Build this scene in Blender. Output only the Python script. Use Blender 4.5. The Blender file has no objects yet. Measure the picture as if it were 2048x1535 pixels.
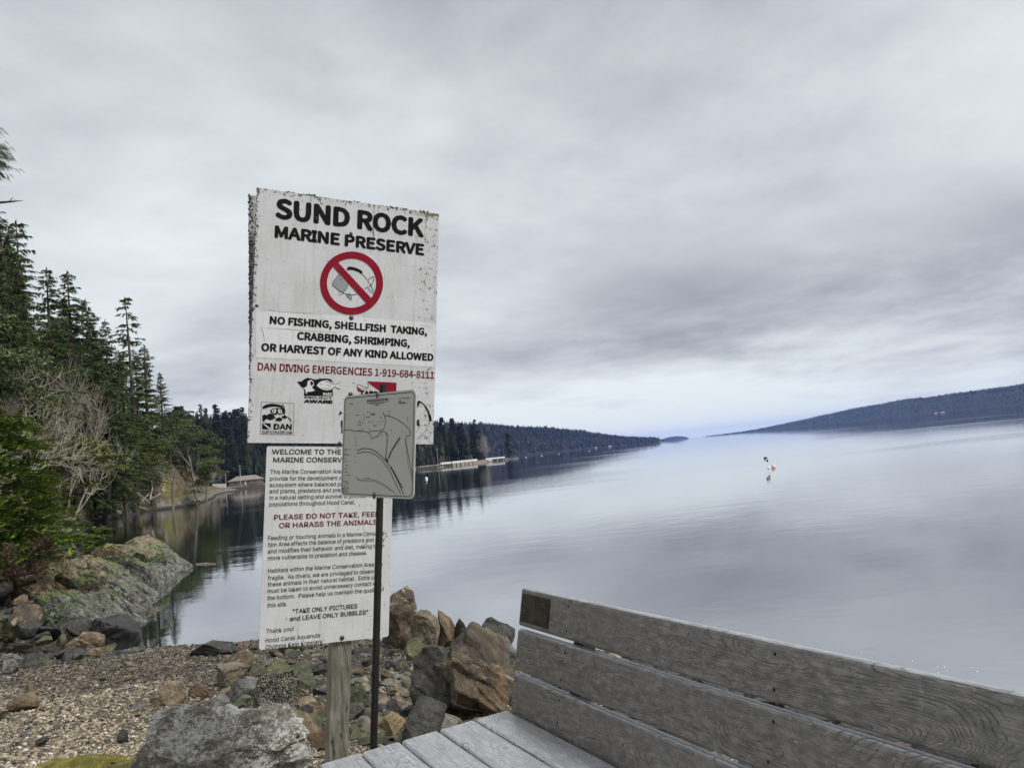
import bpy, bmesh, math, random
import numpy as np
from mathutils import Vector, Matrix, noise as mn
from mathutils.geometry import tessellate_polygon

# ------------------------------------------------------------------ camera
scene = bpy.context.scene
COL = scene.collection
CAM_H = 2.6                       # metres above the water (z = 0)
FPX, ROLL = 1500.0, math.radians(5.82)
PITCH = math.atan(143.5 / FPX)
_r0 = np.array([1, 0, 0.]); _fw = np.array([0, math.cos(PITCH), math.sin(PITCH)]); _up = np.array([0, -math.sin(PITCH), math.cos(PITCH)])
CX = math.cos(ROLL) * _r0 - math.sin(ROLL) * _up
CY = math.sin(ROLL) * _r0 + math.cos(ROLL) * _up
EYE = np.array([0, 0, CAM_H])
cam = bpy.data.cameras.new('camera')
camo = bpy.data.objects.new('camera', cam); COL.objects.link(camo)
cam.sensor_width = 36.0; cam.lens = 36.0 * FPX / 2048.0
cam.clip_start = 0.05; cam.clip_end = 90000
M = Matrix.Identity(4)
for i in range(3):
    M[i][0], M[i][1], M[i][2], M[i][3] = CX[i], CY[i], -_fw[i], EYE[i]
camo.matrix_world = M
scene.camera = camo

def ray(px, py): return CX * (px - 1024) / FPX + CY * (767.5 - py) / FPX + _fw
def at(px, py, depth): return EYE + ray(px, py) * depth
def onz(px, py, z):
    r = ray(px, py); return EYE + r * ((z - CAM_H) / r[2])
def proj(P):
    d = np.asarray(P, float) - EYE; w = d @ _fw
    return 1024 + FPX * (d @ CX) / w, 767.5 - FPX * (d @ CY) / w

# ------------------------------------------------------------------ render + light
scene.render.engine = 'CYCLES'
scene.view_settings.view_transform = 'Standard'
scene.view_settings.look = 'None'
scene.view_settings.exposure = 0.5
scene.view_settings.gamma = 1.0
cy = scene.cycles
cy.use_denoising = True
cy.max_bounces = 6; cy.diffuse_bounces = 3; cy.glossy_bounces = 3; cy.transmission_bounces = 2
cy.volume_bounces = 1; cy.transparent_max_bounces = 6
cy.use_adaptive_sampling = True; cy.adaptive_threshold = 0.02

SUN_EL, SUN_AZ = math.radians(52), math.radians(116)     # azimuth clockwise from +y
sun = bpy.data.lights.new('sun', 'SUN'); sun.energy = 2.1; sun.angle = math.radians(10); sun.color = (1.0, 0.98, 0.95)
suno = bpy.data.objects.new('sun', sun); COL.objects.link(suno)
sd = Vector((math.sin(SUN_AZ) * math.cos(SUN_EL), math.cos(SUN_AZ) * math.cos(SUN_EL), math.sin(SUN_EL)))
suno.rotation_euler = sd.to_track_quat('Z', 'Y').to_euler()

class NT:
    """tiny node-tree helper"""
    def __init__(s, tree): s.t = tree; s.t.nodes.clear()
    def n(s, kind, props=None, **inp):
        nd = s.t.nodes.new(kind)
        for k, v in (props or {}).items(): setattr(nd, k, v)
        for k, v in inp.items():
            key = int(k[1:]) if k[0] == 'i' and k[1:].isdigit() else k.replace('_', ' ')
            s.set(nd.inputs[key], v)
        return nd
    def set(s, sock, v):
        if isinstance(v, bpy.types.NodeSocket): s.t.links.new(v, sock)
        elif isinstance(v, bpy.types.Node): s.t.links.new(v.outputs[0], sock)
        else:
            if isinstance(v, (tuple, list)) and len(v) == 3 and sock.type == 'RGBA': v = (*v, 1)
            sock.default_value = v
    def math(s, op, a, b=0.0, c=0.0, clamp=False):
        return s.n('ShaderNodeMath', {'operation': op, 'use_clamp': clamp}, i0=a, i1=b, i2=c).outputs[0]
    def vmath(s, op, a, b=(0, 0, 0)): return s.n('ShaderNodeVectorMath', {'operation': op}, i0=a, i1=b).outputs[0]
    def ramp(s, fac, stops, interp='LINEAR'):
        r = s.n('ShaderNodeValToRGB'); cr = r.color_ramp; cr.interpolation = interp
        while len(cr.elements) < len(stops): cr.elements.new(0.5)
        for e, (p, c) in zip(cr.elements, stops):
            e.position = p; e.color = (c, c, c, 1) if isinstance(c, (int, float)) else (*c, 1)
        s.set(r.inputs[0], fac); return r.outputs[0]
    def mix(s, fac, a, b, mode='MIX'):
        m = s.n('ShaderNodeMix', {'data_type': 'RGBA', 'blend_type': mode})
        s.set(m.inputs[0], fac); s.set(m.inputs[6], a); s.set(m.inputs[7], b); return m.outputs[2]
    def noise(s, vec, scale, detail=4, rough=0.55, dist=0.0):
        return s.n('ShaderNodeTexNoise', None, Vector=vec, Scale=scale, Detail=detail, Roughness=rough, Distortion=dist).outputs[0]
    def comb(s, x, y, z): return s.n('ShaderNodeCombineXYZ', None, i0=x, i1=y, i2=z).outputs[0]
    def sep(s, v): return s.n('ShaderNodeSeparateXYZ', None, i0=v).outputs

world = bpy.data.worlds.new('World'); scene.world = world; world.use_nodes = True
w = NT(world.node_tree)
sky = w.n('ShaderNodeTexSky'); sky.sky_type = 'NISHITA'; sky.sun_disc = False
sky.sun_elevation = SUN_EL; sky.sun_rotation = SUN_AZ
tc = w.n('ShaderNodeTexCoord')
dx, dy, dz = w.sep(tc.outputs['Generated'])
zz = w.math('ADD', w.math('MAXIMUM', dz, 0.0), 0.16)
px_ = w.math('DIVIDE', dx, zz); py_ = w.math('DIVIDE', dy, zz)
p1 = w.comb(w.math('MULTIPLY', px_, 0.8), py_, 3.4)
big = w.noise(p1, 0.55, 4, 0.55, 0.3)
mid = w.noise(w.comb(px_, py_, 9.1), 1.35, 7, 0.62, 0.15)
v = w.math('ADD', w.math('MULTIPLY', big, 0.64), w.math('MULTIPLY', mid, 0.40))
# a darker bank of cloud low over the right-hand shore
azr = w.math('ARCTAN2', dx, dy)
bank_e = w.math('ADD', 0.165, w.math('MULTIPLY', w.math('SUBTRACT', mid, 0.5), 0.16))
be = w.math('DIVIDE', w.math('SUBTRACT', dz, bank_e), 0.085)
bank = w.math('EXPONENT', w.math('MULTIPLY', w.math('MULTIPLY', be, be), -1.0))
side = w.n('ShaderNodeMapRange', {'interpolation_type': 'SMOOTHSTEP'}, Value=azr, i1=-0.18, i2=0.3).outputs[0]
bank = w.math('MULTIPLY', bank, side)
v = w.math('SUBTRACT', v, w.math('MULTIPLY', bank, 0.155))
# a thin bright break along the horizon
lowe = w.math('DIVIDE', dz, 0.07)
glow = w.math('DIVIDE', w.math('SUBTRACT', azr, 0.2), 0.35)
glow = w.math('ADD', .35, w.math('MULTIPLY', w.math('EXPONENT', w.math('MULTIPLY', w.math('MULTIPLY', glow, glow), -1.0)), .65))
low = w.math('EXPONENT', w.math('MULTIPLY', w.math('MULTIPLY', lowe, lowe), -1.0))
v = w.math('ADD', v, w.math('MULTIPLY', w.math('MULTIPLY', low, glow), 0.3))
cc = w.ramp(v, [(0.26, (0.215, 0.220, 0.245)), (0.40, (0.355, 0.366, 0.395)), (0.49, (0.455, 0.477, 0.502)), (0.56, (0.53, 0.562, 0.578)), (0.66, (0.62, 0.665, 0.67))])
bg1 = w.n('ShaderNodeBackground', None, Color=sky.outputs[0], Strength=0.06)
bg2 = w.n('ShaderNodeBackground', None, Color=cc, Strength=1.0)
ms = w.n('ShaderNodeMixShader', None, i0=0.93, i1=bg1, i2=bg2)
wo = w.n('ShaderNodeOutputWorld'); w.set(wo.inputs[0], ms)

# ------------------------------------------------------------------ object helpers
def tag(o, label=None, cat=None, group=None, kind=None):
    if label: o['label'] = label
    if cat: o['category'] = cat
    if group: o['group'] = group
    if kind: o['kind'] = kind
    return o
def empty(name, loc, label, cat, group=None):
    o = bpy.data.objects.new(name, None); COL.objects.link(o); o.location = loc; o.empty_display_size = 0.2
    return tag(o, label, cat, group)
class MB:
    """collects vertices and faces (world metres) for ONE mesh"""
    def __init__(s): s.v = []; s.f = []; s.uv = []; s.n = 0; s.m = []
    def add(s, V, F, uv=None, mi=0):
        V = np.asarray(V, float).reshape(-1, 3); s.v.append(V)
        n = s.n
        s.f.extend([tuple(int(i) + n for i in f) for f in F]); s.m.extend([mi] * len(F))
        s.uv.append(np.zeros((len(V), 2)) if uv is None else np.asarray(uv, float)); s.n += len(V)
    def mesh(s, name, mats, smooth=False, origin=(0, 0, 0)):
        me = bpy.data.meshes.new(name)
        V = (np.concatenate(s.v) if s.v else np.zeros((0, 3))) - np.asarray(origin, float)
        me.from_pydata(V.tolist(), [], s.f)
        uv = np.concatenate(s.uv)
        if np.any(uv):
            l = me.uv_layers.new(name='UVMap'); li = np.empty(len(me.loops), np.int32)
            me.loops.foreach_get('vertex_index', li); l.data.foreach_set('uv', uv[li].astype(np.float32).ravel())
        for m in (mats if isinstance(mats, (list, tuple)) else [mats]): me.materials.append(m)
        if any(s.m): me.polygons.foreach_set('material_index', np.array(s.m, np.int32))
        if smooth: me.polygons.foreach_set('use_smooth', np.ones(len(me.polygons), bool))
        me.update(); return me
    def build(s, name, mats, parent=None, smooth=False, origin=(0, 0, 0)):
        if parent is not None: origin = world_loc(parent)
        o = bpy.data.objects.new(name, s.mesh(name, mats, smooth, origin)); COL.objects.link(o)
        if parent is not None: o.parent = parent
        else: o.location = origin
        return o
def world_loc(o):
    p = np.array(o.location, float)
    return p + (world_loc(o.parent) if o.parent else 0)
def child(name, me, parent):
    o = bpy.data.objects.new(name, me); COL.objects.link(o); o.parent = parent; return o
def copy_tree(o, parent=None):
    c = o.copy(); COL.objects.link(c)
    if parent: c.parent = parent
    for ch in list(o.children): copy_tree(ch, c)
    return c

def box(O, ax, ay, az, uv=None):
    """box from corner O and three edge vectors"""
    O, ax, ay, az = map(lambda a: np.asarray(a, float), (O, ax, ay, az))
    V = [O, O + ax, O + ax + ay, O + ay, O + az, O + ax + az, O + ax + ay + az, O + ay + az]
    F = [(0, 3, 2, 1), (4, 5, 6, 7), (0, 1, 5, 4), (1, 2, 6, 5), (2, 3, 7, 6), (3, 0, 4, 7)]
    if np.dot(np.cross(ax, ay), az) < 0: F = [f[::-1] for f in F]
    return V, F
def tube(P, R, k=6, caps=True):
    P = np.asarray(P, float); n = len(P); V = []; F = []
    R = np.broadcast_to(np.asarray(R, float), (n,))
    for i in range(n):
        d = P[min(i + 1, n - 1)] - P[max(i - 1, 0)]; d = d / (np.linalg.norm(d) + 1e-9)
        a = np.cross(d, [0.31, 0.2, 0.93] if abs(d[2]) < 0.9 else [1, 0.1, 0]); a /= np.linalg.norm(a); b = np.cross(d, a)
        for j in range(k):
            t = 2 * math.pi * j / k; V.append(P[i] + R[i] * (a * math.cos(t) + b * math.sin(t)))
    for i in range(n - 1):
        for j in range(k):
            F.append((i * k + j, i * k + (j + 1) % k, (i + 1) * k + (j + 1) % k, (i + 1) * k + j))
    if caps: F.append(tuple(range(k))[::-1]); F.append(tuple((n - 1) * k + j for j in range(k)))
    return np.array(V), F
def ball(c, r, k=12, m=8, sz=1.0):
    V = []; F = []
    for i in range(m + 1):
        ph = math.pi * i / m
        for j in range(k):
            t = 2 * math.pi * j / k; V.append((c[0] + r * math.sin(ph) * math.cos(t), c[1] + r * math.sin(ph) * math.sin(t), c[2] + sz * r * math.cos(ph)))
    for i in range(m):
        for j in range(k): F.append((i * k + j, (i + 1) * k + j, (i + 1) * k + (j + 1) % k, i * k + (j + 1) % k))
    return V, F
def smoothstep(a, b, x):
    t = np.clip((np.asarray(x, float) - a) / (b - a), 0, 1); return t * t * (3 - 2 * t)
def fbm(x, y, z=0.0, o=4, H=0.9): return mn.fractal(Vector((x, y, z)), H, 2.1, o)
def fbm_a(X, Y, s, o=4, z=0.0, H=0.9):
    return np.array([mn.fractal(Vector((a * s, b * s, z)), H, 2.1, o) for a, b in zip(X.ravel(), Y.ravel())]).reshape(X.shape)

# ------------------------------------------------------------------ materials
def mat(name, fn):
    m = bpy.data.materials.new(name); m.use_nodes = True
    t = NT(m.node_tree); bs = t.n('ShaderNodeBsdfPrincipled'); out = t.n('ShaderNodeOutputMaterial')
    t.set(out.inputs[0], bs.outputs[0]); tcn = t.n('ShaderNodeTexCoord')
    fn(t, bs, tcn.outputs['Object'], tcn.outputs['UV'], out); return m
def bump(t, bs, h, strength=0.5, dist=0.02):
    b = t.n('ShaderNodeBump', None, Strength=strength, Distance=dist, Height=h); t.set(bs.inputs['Normal'], b.outputs[0])
def plain(name, col, rough=0.6, metal=0.0, var=0.25, scale=8.0, bmp=0.0):
    def fn(t, bs, oc, uv, out):
        n = t.noise(oc, scale, 5, 0.6)
        c = t.mix(t.ramp(n, [(0.3, 0.0), (0.7, 1.0)]), tuple(c * (1 - var) for c in col), tuple(min(1, c * (1 + var)) for c in col))
        t.set(bs.inputs['Base Color'], c); bs.inputs['Roughness'].default_value = rough; bs.inputs['Metallic'].default_value = metal
        if bmp: bump(t, bs, n, bmp, 0.01)
    return mat(name, fn)
def rock_mat(name, c_dark, c_mid, c_light, lichen=None, lich_amt=0.0, scale=6.0, streak=None, speck=0.0, rough=0.82, low=None):
    def fn(t, bs, oc, uv, out):
        oi = t.n('ShaderNodeObjectInfo')
        off = t.vmath('ADD', oc, t.comb(t.math('MULTIPLY', oi.outputs['Random'], 37.0), t.math('MULTIPLY', oi.outputs['Random'], 11.0), 0.0))
        n1 = t.noise(off, scale, 10, 0.70, 0.4); n2 = t.noise(off, scale * 4.5, 8, 0.72)
        c = t.ramp(n1, [(0.3, c_dark), (0.48, c_mid), (0.68, c_light)])
        c = t.mix(t.ramp(n2, [(0.35, 0.55), (0.62, 0.0)]), c, tuple(a * 0.35 for a in c_mid))
        if streak:
            x, y, z = t.sep(off)
            st = t.noise(t.comb(t.math('MULTIPLY', x, 1.3), t.math('MULTIPLY', y, 1.3), t.math('MULTIPLY', t.math('ADD', z, t.math('MULTIPLY', x, 0.6)), 6.5)), 1.4, 6, 0.6, 0.9)
            c = t.mix(t.ramp(st, [(0.58, 0.0), (0.63, 0.9), (0.68, 0.8), (0.72, 0.0)]), c, streak)
        if lichen:
            ln = t.math('ADD', t.math('MULTIPLY', t.noise(off, scale * .6, 5, .6), .4), t.math('MULTIPLY', t.noise(off, scale * 4.5, 10, 0.85, 0.2), .65))
            lo = 0.74 - lich_amt * 0.35
            c = t.mix(t.ramp(ln, [(lo, 0.0), (lo + 0.05, 0.9)]), c, lichen)
            dk = t.noise(off, scale * 1.6, 10, .78, .6)
            c = t.mix(t.ramp(dk, [(.33, .85), (.43, 0.0)]), c, (.02, .019, .016))
        if speck:
            vo = t.n('ShaderNodeTexVoronoi', None, Vector=off, Scale=95.0)
            vm = t.math('MULTIPLY', t.ramp(vo.outputs['Distance'], [(0.25, 1.0), (0.42, 0.0)]), t.ramp(t.noise(off, 9.0, 3), [(0.5 - speck * 0.25, 0.0), (0.58, 1.0)]))
            c = t.mix(vm, c, (0.55, 0.53, 0.46))
        c = t.mix(1.0, c, t.ramp(oi.outputs['Random'], [(0.0, (0.7, 0.72, 0.75)), (0.5, (1.0, 1.0, 1.0)), (1.0, (1.25, 1.16, 1.0))]), 'MULTIPLY')
        t.set(bs.inputs['Base Color'], c); bs.inputs['Roughness'].default_value = rough
        bump(t, bs, t.math('ADD', n1, t.math('ADD', t.math('MULTIPLY', n2, 0.5), t.math('MULTIPLY', t.noise(off, scale * 16, 4, .6), .25))), 0.9, 0.03)
    return mat(name, fn)
ROCK = {
 'lichen': rock_mat('lichen_rock', (0.035, 0.029, 0.022), (0.21, 0.185, 0.145), (0.43, 0.40, 0.34), (0.62, 0.60, 0.55), 0.66, 10.0),
 'brown': rock_mat('brown_rock', (0.03, 0.02, 0.013), (0.11, 0.08, 0.05), (0.28, 0.215, 0.14), (0.40, 0.36, 0.28), 0.15, 4.0, streak=(0.42, 0.33, 0.22)),
 'tan': rock_mat('tan_rock', (0.10, 0.075, 0.045), (0.24, 0.185, 0.115), (0.42, 0.35, 0.24), None, 0, 6.0),
 'dark': rock_mat('dark_rock', (0.012, 0.012, 0.011), (0.045, 0.044, 0.04), (0.12, 0.118, 0.105), (0.10, 0.11, 0.06), 0.2, 6.0, rough=0.65),
 'green': rock_mat('green_rock', (0.03, 0.032, 0.018), (0.10, 0.105, 0.055), (0.22, 0.22, 0.13), (0.13, 0.16, 0.045), 0.35, 6.0),
 'grey': rock_mat('grey_rock', (0.06, 0.058, 0.05), (0.17, 0.165, 0.145), (0.33, 0.32, 0.285), None, 0, 6.0),
 'barnacle': rock_mat('barnacle_rock', (0.008, 0.008, 0.007), (0.025, 0.024, 0.02), (0.08, 0.075, 0.06), None, 0, 6.0, speck=1.0, rough=0.6),
}
def _gravel(t, bs, oc, uv, out):
    g = t.n('ShaderNodeNewGeometry')
    r = g.outputs['Random Per Island']
    c = t.ramp(r, [(0.0, (0.03, 0.026, 0.02)), (0.22, (0.12, 0.10, 0.07)), (0.42, (0.30, 0.24, 0.15)), (0.62, (0.45, 0.365, 0.235)), (0.8, (0.24, 0.22, 0.18)), (0.94, (0.55, 0.49, 0.37)), (1.0, (0.72, 0.69, 0.62))])
    # stones below the tide line are dark and wet
    z = t.sep(g.outputs['Position'])[2]
    wet = t.n('ShaderNodeMapRange', {'interpolation_type': 'SMOOTHSTEP'}, Value=t.math('ADD', z, t.math('MULTIPLY', t.noise(g.outputs['Position'], 0.8, 4), 0.5)), i1=0.8, i2=1.08).outputs[0]
    c = t.mix(wet, t.mix(1.0, c, (0.42, 0.40, 0.40), 'MULTIPLY'), c)
    t.set(bs.inputs['Base Color'], c); bs.inputs['Roughness'].default_value = 0.75
    bump(t, bs, t.noise(oc, 60, 4), 0.4, 0.01)
M_GRAVEL = mat('gravel_stones', _gravel)
def _beach(t, bs, oc, uv, out):
    n = t.noise(oc, 3.0, 6, 0.6); vo = t.n('ShaderNodeTexVoronoi', None, Vector=oc, Scale=32.0)
    vc = t.sep(vo.outputs['Color'])[0]
    c = t.ramp(vc, [(0.0, (0.06, 0.052, 0.04)), (0.4, (0.17, 0.14, 0.10)), (0.8, (0.32, 0.26, 0.18)), (1.0, (0.45, 0.40, 0.31))])
    c = t.mix(t.ramp(vo.outputs['Distance'], [(0.3, 0.0), (0.75, 0.8)]), c, (0.03, 0.027, 0.022))
    z = t.sep(oc)[2]
    wet = t.n('ShaderNodeMapRange', {'interpolation_type': 'SMOOTHSTEP'}, Value=t.math('ADD', z, t.math('MULTIPLY', n, 0.4)), i1=0.75, i2=1.03).outputs[0]
    c = t.mix(wet, t.mix(1.0, c, (0.33, 0.32, 0.33), 'MULTIPLY'), c)
    t.set(bs.inputs['Base Color'], c); bs.inputs['Roughness'].default_value = 0.85
    bump(t, bs, t.math('SUBTRACT', n, vo.outputs['Distance']), 0.8, 0.02)
M_BEACH = mat('beach_ground', _beach)
def _outcrop(t, bs, oc, uv, out):
    g = t.n('ShaderNodeNewGeometry')
    q = t.vmath('DOT_PRODUCT', oc, (0.66, 0.75, 0.0)); p = t.vmath('DOT_PRODUCT', oc, (0.75, -0.66, 0.0))
    q = t.n('ShaderNodeVectorMath', {'operation': 'DOT_PRODUCT'}, i0=oc, i1=(0.66, 0.75, 0.0)).outputs['Value']
    p = t.n('ShaderNodeVectorMath', {'operation': 'DOT_PRODUCT'}, i0=oc, i1=(0.75, -0.66, 0.0)).outputs['Value']
    z = t.sep(oc)[2]
    grv = t.noise(t.comb(t.math('MULTIPLY', p, 0.9), t.math('MULTIPLY', q, 9.0), t.math('MULTIPLY', z, 3.0)), 1.6, 9, 0.75, 0.5)
    n = t.noise(oc, 1.3, 7, 0.62); f = t.noise(oc, 9.0, 8, 0.72)
    dry = t.ramp(f, [(0.34, (0.05, 0.035, 0.02)), (0.48, (0.26, 0.19, 0.115)), (0.66, (0.46, 0.36, 0.24))])
    wetc = t.ramp(t.math('ADD', t.math('MULTIPLY', grv, .45), t.math('MULTIPLY', f, .55)), [(0.38, (0.02, 0.02, 0.016)), (0.48, (0.14, 0.138, 0.115)), (0.62, (0.38, 0.375, 0.32))])
    hz = t.math('ADD', z, t.math('MULTIPLY', t.math('SUBTRACT', n, 0.5), 1.1))
    c = t.mix(t.n('ShaderNodeMapRange', {'interpolation_type': 'SMOOTHSTEP'}, Value=hz, i1=0.6, i2=1.05).outputs[0], wetc, dry)
    alg = t.math('MULTIPLY', t.ramp(hz, [(0.35, 0.0), (0.7, 1.0), (1.1, 0.0)]) if False else t.math('SUBTRACT', 1.0, t.math('MINIMUM', t.math('ABSOLUTE', t.math('DIVIDE', t.math('SUBTRACT', hz, 0.75), 0.42)), 1.0)), t.ramp(t.noise(oc, 2.2, 6, 0.7), [(0.45, 0.0), (0.54, .95)]))
    c = t.mix(alg, c, t.ramp(f, [(0.38, (0.045, 0.075, 0.015)), (0.6, (0.20, 0.29, 0.07))]))
    t.set(bs.inputs['Base Color'], c); bs.inputs['Roughness'].default_value = 0.75
    ck = t.noise(t.comb(t.math('MULTIPLY', p, 0.8), t.math('MULTIPLY', q, 5.0), t.math('MULTIPLY', z, 2.0)), 1.2, 6, .6, .8)
    c = t.mix(t.ramp(ck, [(.475, 0.0), (.495, .85), (.505, .85), (.525, 0.0)]), c, (0.02, 0.019, 0.015))
    t.set(bs.inputs['Base Color'], c)
    bump(t, bs, t.math('ADD', grv, f), 1.0, 0.08)
M_OUTCROP = mat('outcrop_rock', _outcrop)
def _hill(t, bs, oc, uv, out):
    n = t.noise(oc, 0.22, 7, 0.6); f = t.noise(oc, 1.5, 6, 0.65); z = t.sep(oc)[2]
    veg = t.ramp(f, [(0.3, (0.012, 0.018, 0.007)), (0.6, (0.045, 0.05, 0.018))])
    moss = t.ramp(f, [(0.3, (0.04, 0.036, 0.015)), (0.5, (0.12, 0.11, 0.028)), (0.7, (0.22, 0.19, 0.05))])
    soil = t.ramp(f, [(0.3, (0.04, 0.028, 0.018)), (0.6, (0.13, 0.095, 0.065)), (0.75, (0.22, 0.18, 0.13))])
    rk = t.ramp(f, [(0.3, (0.05, 0.046, 0.04)), (0.7, (0.26, 0.23, 0.18))])
    zz2 = t.math('ADD', z, t.math('MULTIPLY', t.math('SUBTRACT', n, 0.5), 5.0))
    b = t.mix(t.ramp(n, [(0.48, 0.0), (0.58, 1.0)]), soil, moss)
    c = t.mix(t.n('ShaderNodeMapRange', None, Value=zz2, i1=5.0, i2=7.5).outputs[0], b, veg)
    c = t.mix(t.n('ShaderNodeMapRange', None, Value=zz2, i1=0.9, i2=1.6).outputs[0], rk, c)
    c = t.mix(t.n('ShaderNodeMapRange', None, Value=z, i1=0.2, i2=0.5).outputs[0], (0.02, 0.02, 0.018), c)
    t.set(bs.inputs['Base Color'], c); bs.inputs['Roughness'].default_value = 0.9
    bump(t, bs, f, 0.9, 0.4)
M_HILL = mat('hillside_ground', _hill)
def _far(t, bs, oc, uv, out):
    n = t.noise(oc, 0.05, 6, 0.65)
    t.set(bs.inputs['Base Color'], t.ramp(n, [(0.3, (0.005, 0.009, 0.009)), (0.7, (0.012, 0.017, 0.018))])); bs.inputs['Roughness'].default_value = 0.95
M_FAR = mat('far_hill_ground', _far)
def foliage(name, c1, c2, c3, rough=0.7):
    def fn(t, bs, oc, uv, out):
        g = t.n('ShaderNodeNewGeometry'); oi = t.n('ShaderNodeObjectInfo')
        n = t.noise(oc, 0.9, 4, 0.6)
        f = t.math('ADD', t.math('MULTIPLY', n, 0.6), t.math('MULTIPLY', g.outputs['Random Per Island'], 0.4))
        c = t.ramp(f, [(0.25, c1), (0.5, c2), (0.78, c3)])
        c = t.mix(1.0, c, t.ramp(oi.outputs['Random'], [(0.0, (0.72, 0.8, 0.8)), (0.5, (1, 1, 1)), (1.0, (1.3, 1.15, 0.9))]), 'MULTIPLY')
        t.set(bs.inputs['Base Color'], c); bs.inputs['Roughness'].default_value = rough; bs.inputs['Specular IOR Level'].default_value = 0.25
    return mat(name, fn)
M_FIR = foliage('fir_needles', (0.007, 0.014, 0.006), (0.045, 0.068, 0.022), (0.155, 0.185, 0.065))
M_FIRLT = foliage('bright_needles', (0.025, 0.042, 0.007), (0.16, 0.22, 0.03), (0.38, 0.44, 0.075))
M_LEAF = foliage('broad_leaves', (0.009, 0.016, 0.007), (0.06, 0.08, 0.025), (0.19, 0.215, 0.08), 0.5)
M_FARFIR = foliage('far_needles', (0.004, 0.007, 0.008), (0.008, 0.013, 0.014), (0.015, 0.021, 0.02))
M_DARKFIR = foliage('dark_needles', (0.004, 0.008, 0.004), (0.013, 0.020, 0.009), (0.034, 0.044, 0.02))
M_FARBARE = foliage('far_bare_twigs', (0.010, 0.011, 0.011), (0.018, 0.019, 0.02), (0.03, 0.03, 0.032))
M_BARK = plain('bark', (0.07, 0.055, 0.045), 0.9, 0, 0.5, 6.0)
M_TWIG = plain('grey_twigs', (0.30, 0.265, 0.21), 0.9, 0, 0.4, 3.0)
M_BRUSH = plain('brown_brush', (0.085, 0.055, 0.033), 0.9, 0, 0.5, 3.0)
M_PALEBARK = plain('pale_bark', (0.17, 0.15, 0.125), 0.9, 0, 0.4, 3.0)
def _turf(t, bs, oc, uv, out):
    n = t.noise(oc, 9.0, 6, .65); f = t.noise(oc, 70.0, 5, .7)
    c = t.ramp(t.math('ADD', t.math('MULTIPLY', n, .5), t.math('MULTIPLY', f, .5)), [(.36, (.03, .028, .008)), (.48, (.14, .125, .02)), (.6, (.30, .26, .04)), (.72, (.42, .36, .09))])
    t.set(bs.inputs['Base Color'], c); bs.inputs['Roughness'].default_value = .95; bump(t, bs, f, 1.0, .02)
M_TURF = mat('moss_turf', _turf)
M_GRASS = foliage('moss_grass', (0.04, 0.04, 0.008), (0.13, 0.115, 0.018), (0.28, 0.235, 0.05))

def _water(t, bs, oc, uv, out):
    x, y, z = t.sep(oc)
    lanes = t.noise(t.comb(t.math('MULTIPLY', x, 0.35), y, 0.0), 0.02, 4, 0.6, 0.6)
    w1 = t.noise(t.comb(t.math('MULTIPLY', x, 0.7), t.math('MULTIPLY', y, 1.0), 0.0), 1.1, 3, 0.5, 0.4)
    w2 = t.noise(t.comb(t.math('MULTIPLY', x, 0.8), y, 4.0), 5.0, 3, 0.55, 0.2)
    w3 = t.noise(t.comb(x, y, 8.0), 0.22, 2, 0.5)
    h = t.math('ADD', t.math('ADD', w1, t.math('MULTIPLY', w2, 0.28)), t.math('MULTIPLY', w3, 0.8))
    amt = t.ramp(lanes, [(0.40, 0.3), (0.52, 0.6), (0.58, 1.6)])
    amt = t.math('MULTIPLY', amt, t.n('ShaderNodeMapRange', None, Value=y, i1=60.0, i2=700.0, i3=1.0, i4=0.3).outputs[0])
    b = t.n('ShaderNodeBump', None, Strength=t.math('MULTIPLY', amt, 0.28), Distance=0.03, Height=h)
    t.set(bs.inputs['Normal'], b.outputs[0])
    bs.inputs['Base Color'].default_value = (0.012, 0.014, 0.013, 1)
    bs.inputs['Roughness'].default_value = 0.025
    bs.inputs['IOR'].default_value = 2.0
    bs.inputs['Metallic'].default_value = 0.0
def _water_surface(t, bs, oc, uv, out):
    _water(t, bs, oc, uv, out)
    gl = t.n('ShaderNodeBsdfGlossy', None, Color=(0.84, 0.85, 0.88), Roughness=0.025)
    t.t.links.new(bs.inputs['Normal'].links[0].from_socket, gl.inputs['Normal'])
    t.set(out.inputs[0], t.n('ShaderNodeMixShader', None, i0=0.58, i1=bs, i2=gl))
M_WATER = mat('calm_water', _water_surface)

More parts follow.
